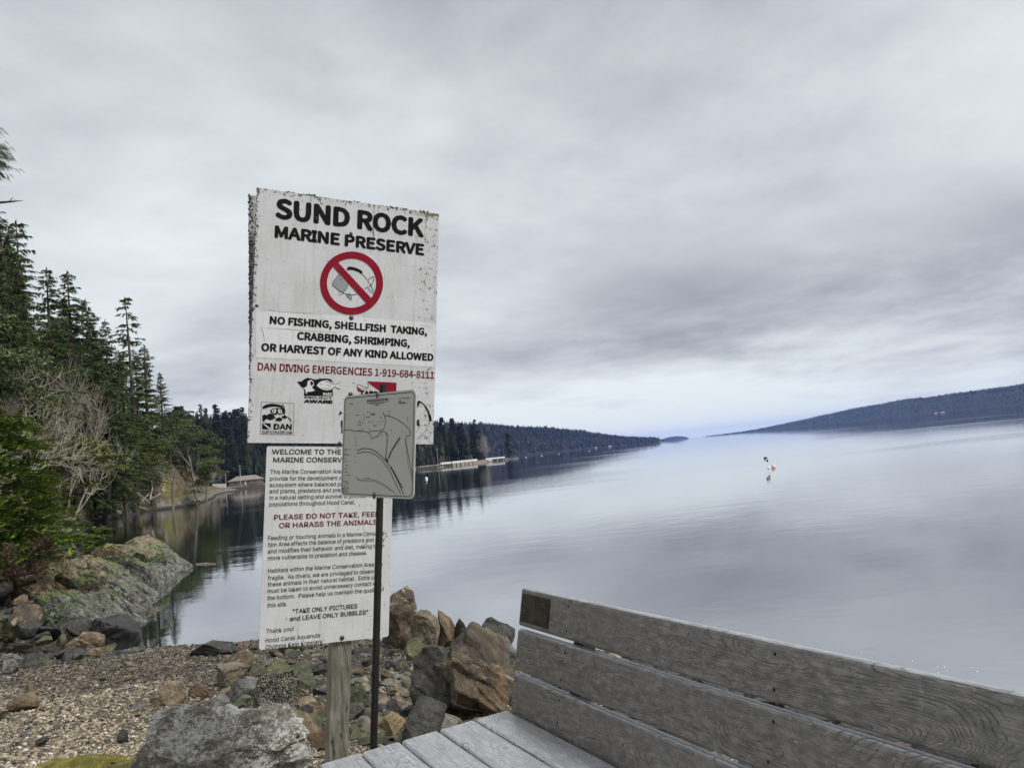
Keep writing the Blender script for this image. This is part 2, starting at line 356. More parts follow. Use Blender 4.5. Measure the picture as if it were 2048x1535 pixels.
# ------------------------------------------------------------------ ground, water, haze
SHORE = np.array([(-420, 960), (-200, 900), (-80, 800), (-20, 705), (-6, 645), (-28, 590), (-79, 574), (-150, 556), (-167, 505), (-163, 450), (-151, 400), (-137, 366),
    (-93, 231), (-71, 174), (-51, 118), (-54, 109), (-48, 86), (-46, 79), (-38, 65), (-29, 48), (-22, 37), (-15, 27.5), (-12.0, 22), (-10, 19), (-8.6, 15.5),
    (-7.4, 13.1), (-6.6, 12.85), (-4.5, 12.7), (-2.0, 11.6), (-0.3, 10.4), (0.9, 9.9), (2.3, 9.1), (3.3, 7.6), (4.6, 6.2), (7, 3.5), (12, -2), (30, -14), (70, -34)], float)
LAND = np.vstack([SHORE, [(70, -120), (-600, -120), (-600, 960)]])
def inland(X, Y):
    """signed distance to the waterline, positive on land"""
    X = np.asarray(X, float); Y = np.asarray(Y, float); d = np.full(X.shape, 1e9)
    for a, b in zip(SHORE[:-1], SHORE[1:]):
        e = b - a; L = e @ e
        t = np.clip(((X - a[0]) * e[0] + (Y - a[1]) * e[1]) / L, 0, 1)
        d = np.minimum(d, np.hypot(X - a[0] - t * e[0], Y - a[1] - t * e[1]))
    ins = np.zeros(X.shape, bool); n = len(LAND)
    for i in range(n):
        (x0, y0), (x1, y1) = LAND[i], LAND[(i + 1) % n]
        if y0 == y1: continue
        c = ((y0 > Y) != (y1 > Y)) & (X < (x1 - x0) * (Y - y0) / (y1 - y0) + x0)
        ins ^= c
    return np.where(ins, d, -d)
def ground(X, Y):
    X = np.asarray(X, float); Y = np.asarray(Y, float); s = inland(X, Y)
    wd = 8.6 + (4.6 - 8.6) * smoothstep(-1.0, 2.2, X)
    q = np.clip(s / wd, 0, 1)
    zb = 1.22 * q ** 0.92 + 0.012 * np.clip(s - wd, 0, 60) + 0.42 * np.clip(-7 - Y, 0, 30)  # rise behind the camera is an unseen bank added to block low sky
    zb = np.where(s < 0, 0.16 * s, zb)
    bluff = smoothstep(60, 85, Y) * (1 - smoothstep(150, 230, Y))
    zl = (2.0 + 4.2 * bluff) * smoothstep(0, 4.0, s) + (0.10 + 0.32 * bluff) * np.clip(s - 2, 0, 60) + 0.05 * np.clip(s - 40, 0, 300)
    flat = smoothstep(300, 380, Y)
    zl = zl * (1 - flat) + flat * (1.6 * smoothstep(0, 6, s) + 0.02 * np.clip(s, 0, 25) + 0.28 * np.clip(s - 30, 0, 170))
    zl = np.where(s < 0, 0.16 * s, zl)
    k = smoothstep(-8.5, -13, X - 0.25 * (Y - 13) * 0) * smoothstep(9, 15, Y)
    k = np.maximum(k, smoothstep(18, 24, Y))
    return np.clip(zb * (1 - k) + zl * k, -2.5, 60)
def gz(x, y): return float(ground(np.array([x]), np.array([y]))[0])
def hit(px, py, dmin=2.0):
    """where the line of sight through a picture point meets the ground"""
    r = ray(px, py); t = np.arange(dmin, 40, 0.03)
    P = EYE + np.outer(t, r); g = ground(P[:, 0], P[:, 1]); i = np.argmax(P[:, 2] < g)
    return P[i]
def sheet(name, x0, x1, y0, y1, st, mat_, fn, keep, kind='structure'):
    xs = np.arange(x0, x1 + st * .5, st); ys = np.arange(y0, y1 + st * .5, st)
    X, Y = np.meshgrid(xs, ys); Z = fn(X, Y); nx = len(xs)
    K = keep(X, Y, Z)
    I = np.arange(X.size).reshape(X.shape)
    q = np.stack([I[:-1, :-1], I[:-1, 1:], I[1:, 1:], I[1:, :-1]], -1).reshape(-1, 4)
    kk = K.ravel()[q].any(1); q = q[kk]
    used = np.unique(q); mp = np.zeros(X.size, int); mp[used] = np.arange(len(used))
    V = np.stack([X, Y, Z], -1).reshape(-1, 3)[used]
    me = bpy.data.meshes.new(name); me.from_pydata(V.tolist(), [], mp[q].tolist()); me.materials.append(mat_)
    me.polygons.foreach_set('use_smooth', np.ones(len(me.polygons), bool)); me.update()
    o = bpy.data.objects.new(name, me); COL.objects.link(o)
    if kind: o['kind'] = kind
    return o
NX0, NX1, NY0, NY1 = -16, 10, -8, 17
def near_z(X, Y): return ground(X, Y) + 0.05 * fbm_a(X, Y, 0.9, 4)
sheet('beach', NX0, NX1, NY0, NY1, 0.10, M_BEACH, near_z, lambda X, Y, Z: Z > -1.2)
innear = lambda X, Y: (X > NX0 + 1) & (X < NX1 - 1) & (Y > NY0 + 1) & (Y < NY1 - 1)
sheet('ground', -70, 60, -60, 18, 1.5, M_BEACH, lambda X, Y: ground(X, Y) - 0.12, lambda X, Y, Z: (Z > -1.2) & ~innear(X, Y))
sheet('hillside', -130, -10, 15, 285, 1.25, M_HILL, lambda X, Y: ground(X, Y) - 0.1 + (0.25 + 0.6 * smoothstep(60, 80, Y)) * fbm_a(X, Y, 0.35, 5) * smoothstep(-1, 3, inland(X, Y)), lambda X, Y, Z: (Z > -1.0) & ~innear(X, Y))
sheet('headland', -430, 10, 280, 900, 8, M_HILL, lambda X, Y: ground(X, Y) - 0.2, lambda X, Y, Z: Z > -2.4)

mb = MB()
mb.add([(-8000, -3000, 0), (12000, -3000, 0), (12000, 15000, 0), (-8000, 15000, 0)], [(0, 1, 2, 3)])
tag(mb.build('water', M_WATER), kind='structure')

# far shores: long wooded ridges
def ridge(name, spine, depth_back, seed, n_trees, h_tree, label):
    """spine: (x, y, ridge height) along the shore; land runs back from it"""
    S = np.array(spine, float); rng = np.random.default_rng(seed)
    cum = np.r_[0, np.cumsum(np.hypot(*np.diff(S[:, :2], axis=0).T))]; L = cum[-1]
    nu, nv = 160, 14
    V = []
    ctr = S[:, :2].mean(0)
    def pt(u, v):
        x = np.interp(u * L, cum, S[:, 0]); y = np.interp(u * L, cum, S[:, 1]); h = np.interp(u * L, cum, S[:, 2])
        du = 0.004
        tx = np.interp((u + du) * L, cum, S[:, 0]) - np.interp((u - du) * L, cum, S[:, 0]); ty = np.interp((u + du) * L, cum, S[:, 1]) - np.interp((u - du) * L, cum, S[:, 1])
        nrm = np.array([-ty, tx]); nrm /= np.linalg.norm(nrm) + 1e-9
        nrm = nrm * depth_back
        z = h * math.sin(min(v, 1.0) * math.pi / 2) ** 0.9 - 1.0 + (0.20 * h * fbm(x * .0022 + seed, y * .0022, v * 2.2, 4)) * min(1, v * 3)
        return np.array([x + nrm[0] * v, y + nrm[1] * v, z])
    for i in range(nu + 1):
        for j in range(nv + 1): V.append(pt(i / nu, j / nv * 1.5))
    F = [(i * (nv + 1) + j, (i + 1) * (nv + 1) + j, (i + 1) * (nv + 1) + j + 1, i * (nv + 1) + j + 1) for i in range(nu) for j in range(nv)]
    m = MB(); m.add(V, F); tag(m.build(name, M_FAR, smooth=True), kind='structure')
    # the wood on it reads as one mass
    base = far_tree_shape(); T = MB(); mi = []
    for k in range(n_trees):
        u = rng.random(); v = min(rng.random() ** 0.8 * 1.06 + 0.012, 1.05); p = pt(u, v)
        h = h_tree * rng.uniform(0.55, 1.25); r = h * rng.uniform(0.16, 0.3)
        bare = rng.random() < (0.38 if v < 0.25 else 0.10)
        if bare: h *= 0.7; r = h * 0.38
        a = rng.uniform(0, 6.28); B = (round_shape if bare else base)[0]
        X = np.stack([(B[:, 0] * math.cos(a) - B[:, 1] * math.sin(a)) * r, (B[:, 0] * math.sin(a) + B[:, 1] * math.cos(a)) * r, B[:, 2] * h], -1) + p
        T.add(X, (round_shape if bare else base)[1], mi=1 if bare else 0)
    return tag(T.build('forest', [M_FARFIR, M_FARBARE]), label, 'forest', kind='stuff')
def far_tree_shape():
    V = []; F = []
    for t, (z0, z1, r) in enumerate([(0.05, 0.5, 1.0), (0.3, 0.75, 0.72), (0.55, 1.0, 0.45)]):
        b = len(V); k = 6
        for j in range(k):
            a = 2 * math.pi * (j + 0.5 * t) / k; V.append((r * math.cos(a) * (1 if j % 2 else .7), r * math.sin(a) * (1 if j % 2 else .7), z0 + .04 * (j % 2)))
        V.append((0, 0, z1)); F += [(b + j, b + (j + 1) % k, b + k) for j in range(k)]
    return np.array(V), F
_b = ball((0, 0, 0.55), 0.5, 7, 5); round_shape = (np.array(_b[0]) * [2, 2, 1], _b[1])

ridge('hills', [(-700, 1350, 70), (-330, 1480, 96), (-123, 1707, 100), (-62, 1908, 98), (30, 2110, 88), (153, 2511, 80), (303, 2813, 70), (405, 3014, 50), (539, 3215, 24), (640, 3400, 16), (668, 3440, 3)], 170, 3, 7000, 22, 'dark blue wooded far shore running out to a low point at left of the channel')
ridge('mountain', [(2600, 1400, 156), (2200, 2000, 150), (1950, 2500, 142), (1925, 2800, 130), (1940, 3000, 107), (1970, 3400, 92), (1998, 3910, 88), (1960, 4411, 94), (1890, 5015, 75), (1736, 5620, 36), (1616, 6020, 9), (1592, 6530, 2)][::-1], 420, 8, 7000, 9, 'dark blue wooded mountain shore across the channel at right')
mb = MB()
mb.add(*ball((1860, 9000, -30), 1, 40, 24)); mb.v[-1] = (mb.v[-1] - [1860, 9000, -30]) * [190, 300, 72] + [1860, 9000, -30]
tag(mb.build('island', M_FAR, smooth=True), kind='structure')

hz = MB(); hz.add(*box((-8100, -3100, -3.5), (20200, 0, 0), (0, 18200, 0), (0, 0, 170)))
mh = bpy.data.materials.new('haze_air'); mh.use_nodes = True; t = NT(mh.node_tree)
pv = t.n('ShaderNodeVolumePrincipled'); pv.inputs['Density'].default_value = 0.000042
pv.inputs['Color'].default_value = (0.27, 0.43, 1.0, 1); pv.inputs['Anisotropy'].default_value = 0.0
mo = t.n('ShaderNodeOutputMaterial'); t.set(mo.inputs['Volume'], pv.outputs[0])
HAZE = tag(hz.build('haze', mh), kind='stuff')

# ------------------------------------------------------------------ rocks
def rock_vf(seed, dims=(1, 1, 1), sub=4, cuts=9, rough=0.06, blocky=0.55, planes=None, ledge=0.0, ledge_dir=None):
    """an angular stone: a dense ball cut by planes, then roughened; dims = full size in metres"""
    rng = np.random.default_rng(seed); bm = bmesh.new(); bmesh.ops.create_icosphere(bm, subdivisions=sub, radius=1.0)
    V = np.array([v.co[:] for v in bm.verts]); F = [[v.index for v in f.verts] for f in bm.faces]; bm.free()
    cl = [(np.array(n_, float), d_) for n_, d_ in (planes or [])] + [(None, 0)] * cuts
    if planes:
        for k in range(9): n_ = rng.normal(size=3); cl.append((n_, rng.uniform(.5, .85)))
    for n, d in cl:
        if n is None: n = rng.normal(size=3); n[2] *= 0.9; d = rng.uniform(blocky * 0.75, blocky * 1.35)
        n = n / np.linalg.norm(n)
        e = V @ n - d; V = V - np.outer(np.clip(e, 0, None) * 0.97, n)
    if ledge:
        dl = rng.normal(size=3) * [.5, .5, 1] if ledge_dir is None else np.array(ledge_dir, float); dl /= np.linalg.norm(dl)
        h = V @ dl * rng.uniform(2.2, 3.4) + rng.random() + .18 * np.array([mn.fractal(Vector((a * 1.5 + seed, b * 1.5, c * 1.5)), .8, 2.1, 3) for a, b, c in V])
        fr_ = h % 1.0; rnd = np.random.default_rng(seed).uniform(.3, 1.0, 40)[np.floor(h).astype(int) % 40]
        V = V * (1 - (ledge * rnd * np.where(fr_ < .8, fr_ / .8, (1 - fr_) / .2))[:, None])
    ext = V.max(0) - V.min(0); V = (V - V.min(0)) / ext - [0.5, 0.5, 0]
    V = V * np.array(dims)
    s = 2.2 / max(dims); sc = rough * min(dims)
    if rough:
        D = np.array([[mn.fractal(Vector((a * s + seed, b * s, c * s)), 0.75, 2.1, 5), mn.fractal(Vector((a * s, b * s + seed * 2, c * s + 7)), 0.75, 2.1, 5), mn.fractal(Vector((a * s + 3, b * s, c * s + seed)), 0.75, 2.1, 5)] for a, b, c in V])
        V = V + D * sc
        if sub >= 4:      # cracks and ledges
            g = np.array([1 - abs(mn.fractal(Vector((a * s * 1.7 + seed, b * s * 1.7, c * s * 3.2)), 0.7, 2.2, 5)) * 2.2 for a, b, c in V])
            V = V * (1 - (rough * 0.8 * np.clip(g - .55, 0, .5))[:, None] * [1, 1, .6])
    return V, F
def rock_mesh(name, seed, mats, *a, **k):
    m = MB(); m.add(*rock_vf(seed, *a, **k)); return m.mesh(name, mats)
# ------------------------------------------------------------------ rock outcrop at the left of the beach
def outcrop():
    st = 0.07; xs = np.arange(-21, -5.5, st); ys = np.arange(12.0, 28, st)
    X, Y = np.meshgrid(xs, ys)
    def sdl(P):
        P = np.array(P, float); d = np.full(X.shape, 1e9); sg = np.zeros(X.shape)
        for a, b in zip(P[:-1], P[1:]):
            e = b - a; t_ = np.clip(((X - a[0]) * e[0] + (Y - a[1]) * e[1]) / (e @ e), 0, 1)
            dd = np.hypot(X - a[0] - t_ * e[0], Y - a[1] - t_ * e[1])
            c = e[0] * (Y - a[1]) - e[1] * (X - a[0]); u = dd < d
            d = np.where(u, dd, d); sg = np.where(u, np.sign(c), sg)
        return d * sg
    n1 = fbm_a(X, Y, 0.55, 5); n2 = fbm_a(X, Y, 2.2, 4, 5.0)
    q = 0.66 * X + 0.75 * Y; p = 0.75 * X - 0.66 * Y
    nq = np.array([mn.fractal(Vector((a * 1.1, b * .12, 3.0)), 0.8, 2.2, 5) for a, b in zip(q.ravel(), p.ravel())]).reshape(X.shape)
    saw = (q * 0.85 + 0.8 * nq) % 1.0; saw = np.where(saw < 0.8, saw / 0.8, (1 - saw) / 0.2)
    saw2 = (q * 2.9 + 1.1 * nq + 0.2) % 1.0; saw2 = np.where(saw2 < 0.75, saw2 / 0.75, (1 - saw2) / 0.25)
    sA = sdl([(-6.1, 12.2), (-6.7, 13.3), (-7.9, 15.8), (-9.1, 18.8), (-10.1, 20.4), (-13.0, 21.6), (-20, 23)])
    sA = sA + 0.4 * (saw - 0.5) + 0.4 * (saw2 - 0.5) + 0.22 * nq
    hA = np.where(sA < 2.9, 0.56 * sA, 1.62 + 0.16 * (sA - 2.9)) + (0.16 * (saw - .5) + 0.05 * (saw2 - .5)) * smoothstep(0, 1, sA)
    hA = np.minimum(hA, 1.75 + 0.3 * n1 + 0.12 * (-X - 10))
    gm = smoothstep(13.2, 15.2, Y); saw = .5 + (saw - .5) * (.25 + .75 * gm); saw2 = .5 + (saw2 - .5) * (.3 + .7 * gm)
    fr = 13.0 + 0.30 * n1 + 0.45 * smoothstep(-8.5, -12, X)
    hA = hA - 2.6 * (1 - smoothstep(-0.1, 0.75, Y - fr + 0.12 * n2))
    for (bx, by, br, bh) in [(-11.2, 17.4, 1.1, 2.05), (-12.6, 16.6, 1.3, 2.1), (-13.4, 18.4, 1.6, 2.3), (-11.6, 14.6, 0.9, 1.5), (-12.9, 14.4, 1.1, 1.7)]:
        d = np.maximum(np.abs(X - bx), np.abs(Y - by) * .9) / br * .6 + np.hypot(X - bx, (Y - by) * .9) / br * .5 + 0.22 * n2
        hA = np.maximum(hA, bh - 1.5 * np.clip(d, 0, 2) ** 2.6)
    sB = sdl([(-10.0, 22.2), (-11.1, 25.0), (-13.5, 26.6), (-20, 27)]) + 0.5 * (saw - .5) + 0.3 * nq
    hB = np.where(sB < 2.2, 0.58 * sB, 1.28 - 0.2 * (sB - 2.2)) + 0.12 * n2
    hB = np.minimum(hB, 1.35 + .25 * n1) - 2.0 * (1 - smoothstep(0, .9, Y - 21.6 - .3 * n1))
    H = np.maximum(hA, hB) + 0.05 * n2 + 0.06 * (saw2 - .5)
    H = np.maximum(H, -0.6)
    K = H > -0.5
    I = np.arange(X.size).reshape(X.shape)
    qd = np.stack([I[:-1, :-1], I[:-1, 1:], I[1:, 1:], I[1:, :-1]], -1).reshape(-1, 4); qd = qd[K.ravel()[qd].any(1)]
    us = np.unique(qd); mp = np.zeros(X.size, int); mp[us] = np.arange(len(us))
    V = np.stack([X + 0.08 * n2, Y + 0.08 * n1, H], -1).reshape(-1, 3)[us]
    m = MB(); V[:, 2] -= 0.42; m.add(V, mp[qd].tolist())
    # tilted slabs of bedded rock, one against the next, dipping into the water
    rg = np.random.default_rng(31); dip = np.array([.78, -.50, -.42]); dip /= np.linalg.norm(dip); side = np.cross([0, 0, 1.], dip); side /= np.linalg.norm(side); nr = np.cross(dip, side)
    def slab(c, L, W_, T_, seed, dd=dip, sd=side, nn=nr, rough=.035):
        Vs, Fs = rock_vf(seed, (1, 1, 1), 5, 9, rough, .72, [((0, 0, 1), .42), ((0, 0, -1), .5), ((0, 1, .1), .5), ((0, -1, .1), .5), ((-1, 0, .2), .7), ((.7, 0, .85), .6), ((.2, .3, 1), .47)])
        Vs = (Vs - [0, 0, .5]) * [L, W_, T_]
        for k_, q_ in enumerate(Vs):          # bedding ledges and cracks running down the dip
            h = mn.fractal(Vector((q_[0] * .5 + seed, q_[1] * 5.5, q_[2] * 5.5)), .7, 2.2, 5); Vs[k_, 2] += .05 * h - .07 * max(0, abs(h) < .06); Vs[k_, 1] += .03 * h
        Rm = np.array(Matrix.Rotation(rg.normal() * .10, 3, Vector(nn)) @ Matrix.Rotation(rg.normal() * .14, 3, Vector(dd)))
        P_ = Vs[:, :1] * dd + Vs[:, 1:2] * sd + Vs[:, 2:] * nn; m.add(np.asarray(c) + P_ @ Rm.T, Fs)
    for i in range(26):
        f = i / 25; bx, by = -7.0 - 2.7 * f, 13.3 + 6.4 * f; L = rg.uniform(3.0, 4.4)
        e = np.array([bx, by, -.34]) + dip * rg.uniform(.0, .6); c = e - dip * L / 2
        c[2] = max(c[2], .2); slab(c + [0, 0, rg.uniform(-.34, .06)], L * rg.uniform(.6, 1), rg.uniform(.3, .75), rg.uniform(.5, .9), 300 + i)
    for i in range(5):
        f = i / 4; e = np.array([-10.6 - .8 * f, 22.0 + 2.9 * f, -.36]) + dip * rg.uniform(.1, .6); L = rg.uniform(2.6, 3.6); slab(e - dip * L / 2 + [0, 0, rg.uniform(-.1, .2)], L, rg.uniform(.7, 1.1), rg.uniform(.8, 1.2), 330 + i)
    for i, (bx, by, bz, L, W_, T_) in enumerate([(-11.0, 17.3, 1.2, 1.5, 1.0, 1.0), (-12.0, 16.6, 1.35, 1.6, 1.2, 1.1), (-9.9, 15.4, .7, 1.2, .8, .7), (-11.6, 14.7, .95, 1.2, 1.0, .9), (-10.7, 14.3, .75, 1.1, .8, .8), (-13.0, 14.5, 1.1, 1.8, 1.3, 1.1), (-12.4, 19.0, 1.2, 1.8, 1.3, 1.1), (-12.2, 22.4, .95, 1.3, .9, .9), (-11.4, 22.8, .75, .9, .7, .7), (-9.0, 14.4, .45, 1.0, .7, .6)]):
        slab((bx, by, bz), L, W_, T_, 350 + i, np.array([.86, -.45, -.22]), side, nr)
    for v_ in m.v: v_[:, 2] *= .86
    o = m.build('rock_outcrop', M_OUTCROP, smooth=False)
    me = o.data
    tag(o, 'long sloping rock outcrop with green algae dipping into the water at left of the beach', 'rock outcrop')
    return X, Y, H
OX, OY, OH = outcrop()
def oz(x, y):
    i = int(round((y - 12.0) / 0.07)); j = int(round((x + 21) / 0.07))
    if 0 <= i < OH.shape[0] and 0 <= j < OH.shape[1]: return max(float(OH[i, j]), gz(x, y))
    return gz(x, y)

def put_rock(me, px, base_y, label, name='rock', group=None, rz=0.0, sink=0.06, P=None, dmin=2.0):
    P = hit(px, base_y, dmin) if P is None else P
    o = bpy.data.objects.new(name, me); COL.objects.link(o)
    o.location = (P[0], P[1], gz(P[0], P[1]) - sink); o.rotation_euler = (0, 0, rz)
    return tag(o, label, 'rock', group)
def hero(px0, px1, top, base, kind, seed, label, name='boulder', depth_f=0.85, cuts=9, rough=0.07, blocky=0.6, rz=0.0, sub=4, sink=0.06, dmin=2.0, tilt=(0, 0), planes=None, ledge=0.10, ledge_dir=None):
    c = (px0 + px1) / 2; P = hit(c, base, dmin); d = (P - EYE) @ _fw
    wd = (px1 - px0) * d / FPX; ht = (base - top) * d / FPX * 1.0 + sink
    me = rock_mesh(name, seed, ROCK[kind], (wd, wd * depth_f, ht), sub, cuts, rough, blocky, planes, ledge, ledge_dir)
    Q = P + np.array([P[0], P[1], 0]) / np.hypot(P[0], P[1]) * wd * depth_f * 0.35
    o = put_rock(me, 0, 0, label, name, None, rz, sink, Q)
    o.location.z = gz(P[0], P[1]) - sink
    o.rotation_euler = (tilt[0], tilt[1], rz); return o
hero(258, 640, 1458, 1615, 'lichen', 12, 'big pale lichen covered boulder in the foreground beside mossy grass', depth_f=0.75, cuts=4, rough=0.15, blocky=0.8, sub=6, rz=0.0, ledge=.22, ledge_dir=(.5, -.3, .8),
     planes=[((-.25, -.75, .65), .42), ((-.96, -.15, .15), .62), ((.5, -.35, .80), .36), ((-.1, .1, 1), .62), ((-.25, -.93, .25), .5), ((.62, -.74, .25), .5), ((.2, .5, .85), .6)])
hero(860, 1045, 1262, 1450, 'brown', 21, 'large brown layered boulder with cream veins just behind the end of the bench', depth_f=0.8, cuts=2, rough=0.04, blocky=0.85, sub=6, rz=0.0, ledge=.16, ledge_dir=(.62, -.1, .78),
     planes=[((-.85, -.5, -.15), .5), ((-.55, -.2, .8), .55), ((.30, -.95, .12), .5), ((.72, -.2, .66), .5), ((.25, -.75, .62), .6)])
hero(826, 935, 1300, 1448, 'dark', 22, 'dark fractured block with a pale top leaning on the large brown layered boulder', depth_f=0.9, cuts=5, rough=0.05, blocky=0.7, sub=5, ledge=.14, ledge_dir=(.3, -.2, .9))
hero(940, 1024, 1335, 1450, 'brown', 23, 'brown wedge of rock below the large layered boulder at the bench end', depth_f=0.8, cuts=7, rough=0.05, blocky=0.6, sub=5, ledge=.15, ledge_dir=(.6, 0, .8))
hero(803, 897, 1403, 1500, 'dark', 33, 'dark pointed rock leaning in front of the big brown boulder', depth_f=0.7, rough=0.08, blocky=0.5)
hero(768, 838, 1183, 1300, 'brown', 41, 'tall brown rock at the water edge just right of the white notice panel', depth_f=0.9, rough=0.1)
hero(822, 884, 1222, 1305, 'tan', 46, 'tan rock with a pale cleft face at the water edge', depth_f=0.8, rough=0.1)
hero(877, 915, 1222, 1300, 'brown', 52, 'upright narrow brown rock between tan rock and small dark rock at the water', depth_f=0.8)
hero(910, 942, 1238, 1300, 'dark', 55, 'small square topped dark rock at the water edge', depth_f=0.8)
hero(938, 952, 1260, 1290, 'dark', 56, 'little dark stone beside the square topped rock at water', depth_f=0.8, sub=3)
hero(955, 1036, 1238, 1300, 'dark', 61, 'dark slab rock with a tilted flat top left of the bench back', depth_f=0.8, cuts=7, blocky=0.55)
hero(968, 1045, 1272, 1335, 'grey', 64, 'rounded grey rock tucked between the dark slab and the big brown boulder', depth_f=0.8)
hero(812, 862, 1280, 1330, 'green', 67, 'greenish brown block below the tan rocks of the water edge', depth_f=0.8)
hero(305, 368, 1368, 1412, 'tan', 71, 'rounded tan rock sitting alone on the gravel beach', rough=0.06, blocky=0.75)
hero(376, 420, 1371, 1398, 'brown', 74, 'small brown rounded stone right of the lone tan rock', blocky=0.75)
hero(430, 502, 1328, 1376, 'tan', 77, 'tan and dark rounded rock left of the pale flat slab', blocky=0.7)
hero(520, 592, 1326, 1362, 'green', 80, 'flat green grey slab below the white notice panel', depth_f=0.9, blocky=0.6)
hero(482, 548, 1352, 1378, 'grey', 83, 'pale flat slab in front of the green grey slab', depth_f=0.8)
hero(455, 525, 1362, 1402, 'grey', 85, 'pale cracked rock in front of the pale flat slab', depth_f=0.8)
hero(418, 458, 1388, 1424, 'grey', 87, 'pale wedge shaped stone standing on the gravel beach', depth_f=0.7, blocky=0.5)
hero(510, 604, 1350, 1460, 'barnacle', 90, 'black rock crusted with white barnacles left of the wooden post', depth_f=0.8, rough=0.12)
hero(566, 645, 1430, 1488, 'tan', 93, 'angular tan block at the foot of the wooden post', depth_f=0.8)
hero(585, 652, 1398, 1446, 'tan', 95, 'yellowish tan rock behind the angular tan block', depth_f=0.8)
hero(612, 660, 1466, 1505, 'brown', 97, 'brown stone wedged against the foot of the wooden post', depth_f=0.8)
hero(376, 475, 1282, 1312, 'dark', 100, 'low dark rock lying at the edge of the still water', depth_f=0.7, blocky=0.6)
hero(0, 36, 1318, 1350, 'grey', 103, 'grey slab at the left end of the gravel beach', depth_f=0.8)
hero(-12, 36, 1243, 1284, 'green', 105, 'green topped boulder at the far left of the dark rock pile', depth_f=0.9)
hero(46, 78, 1236, 1262, 'green', 107, 'small green stone on top of the dark rock pile', depth_f=0.8)
hero(14, 88, 1390, 1420, 'brown', 109, 'brown broken slab lying on the gravel at left', depth_f=0.5, blocky=0.6)
hero(50, 72, 1362, 1382, 'tan', 111, 'small tan stone behind the brown broken slab', depth_f=0.8)
hero(236, 258, 1462, 1482, 'dark', 113, 'single dark stone at the edge of the mossy grass', depth_f=0.9)
hero(168, 290, 1235, 1302, 'dark', 115, 'ribbed dark grey boulder at the lower tip of the sloping outcrop', depth_f=0.7, blocky=0.55, rough=0.1)
hero(692, 745, 1385, 1425, 'green', 121, 'mossy flat stone between the wooden post and the metal pole', depth_f=0.8)
hero(700, 748, 1440, 1475, 'grey', 123, 'grey flat stone behind the foot of the metal pole', depth_f=0.8)
hero(762, 812, 1430, 1478, 'tan', 125, 'tan grey rock right of the metal pole beside the dark pointed rock', depth_f=0.8)

rng = np.random.default_rng(5)
KINDS = ['dark', 'green', 'grey', 'brown', 'tan']
SMALL = {k: [rock_mesh('stone', 200 + 7 * i + 31 * KINDS.index(k), ROCK[k], (1, rng.uniform(.6, .9), rng.uniform(.35, .65)), 3, 8, 0.07, 0.55, None, .12) for i in range(4)] for k in KINDS}
def scatter(n, region, size, probs, label, group, seed, zfun=gz, power=1.6):
    r = np.random.default_rng(seed); k = 0; tries = 0
    while k < n and tries < 9000:
        tries += 1
        px, py = r.uniform(region[0], region[1]), r.uniform(region[2], region[3])
        P = hit(px, py, 2.0)
        if inland(P[:1], P[1:2])[0] < -0.15: continue
        s = size[0] + (size[1] - size[0]) * r.random() ** power
        kd = r.choice(KINDS, p=probs); me = SMALL[kd][r.integers(4)]
        o = bpy.data.objects.new('stone', me); COL.objects.link(o)
        o.location = (P[0], P[1], zfun(P[0], P[1]) - 0.18 * s); o.scale = (s, s, s * r.uniform(.8, 1.3))
        o.rotation_euler = (r.normal() * .3, r.normal() * .3, r.uniform(0, 6.28))
        tag(o, label, 'stone', group); k += 1
scatter(155, (470, 1010, 1300, 1485), (0.12, 0.36), [.30, .25, .2, .13, .12], 'angular stone in the jumbled rocks around and behind the sign posts', 'jumbled stones behind the sign posts', 11)
def rubble():
    r = np.random.default_rng(12); k = 0
    while k < 75:
        x, y = r.uniform(-12.0, -6.2), r.uniform(10.9, 13.7)
        if inland(np.array([x]), np.array([y]))[0] < .05: continue
        if y < 11.9 and r.random() < .5: continue
        s = .2 + .4 * r.random() ** 1.5; kd = r.choice(KINDS[:4], p=[.6, .2, .15, .05])
        z = gz(x, y) + .95 * float(smoothstep(11.2, 13.4, y) * smoothstep(-6.4, -9.5, x)) * r.uniform(.75, 1.0)
        o = bpy.data.objects.new('stone', SMALL[kd][r.integers(4)]); COL.objects.link(o); o.location = (x, y, z - .22 * s); o.scale = (s, s, s * r.uniform(.8, 1.3))
        o.rotation_euler = (r.normal() * .4, r.normal() * .4, r.uniform(0, 6.28)); k += 1
        tag(o, 'dark angular stone in the rock pile at the foot of the sloping outcrop', 'stone', 'dark stones at the foot of the outcrop')
rubble()
scatter(46, (-20, 560, 1335, 1500), (0.05, 0.17), [.08, .1, .28, .2, .34], 'flat broken stone lying on the tan gravel beach', 'flat stones on the gravel beach', 13, power=2.2)
scatter(16, (560, 800, 1278, 1318), (0.15, 0.4), [.55, .2, .2, .05, 0], 'dark stone along the water edge behind the white notice panel', 'dark stones along the water edge', 14)

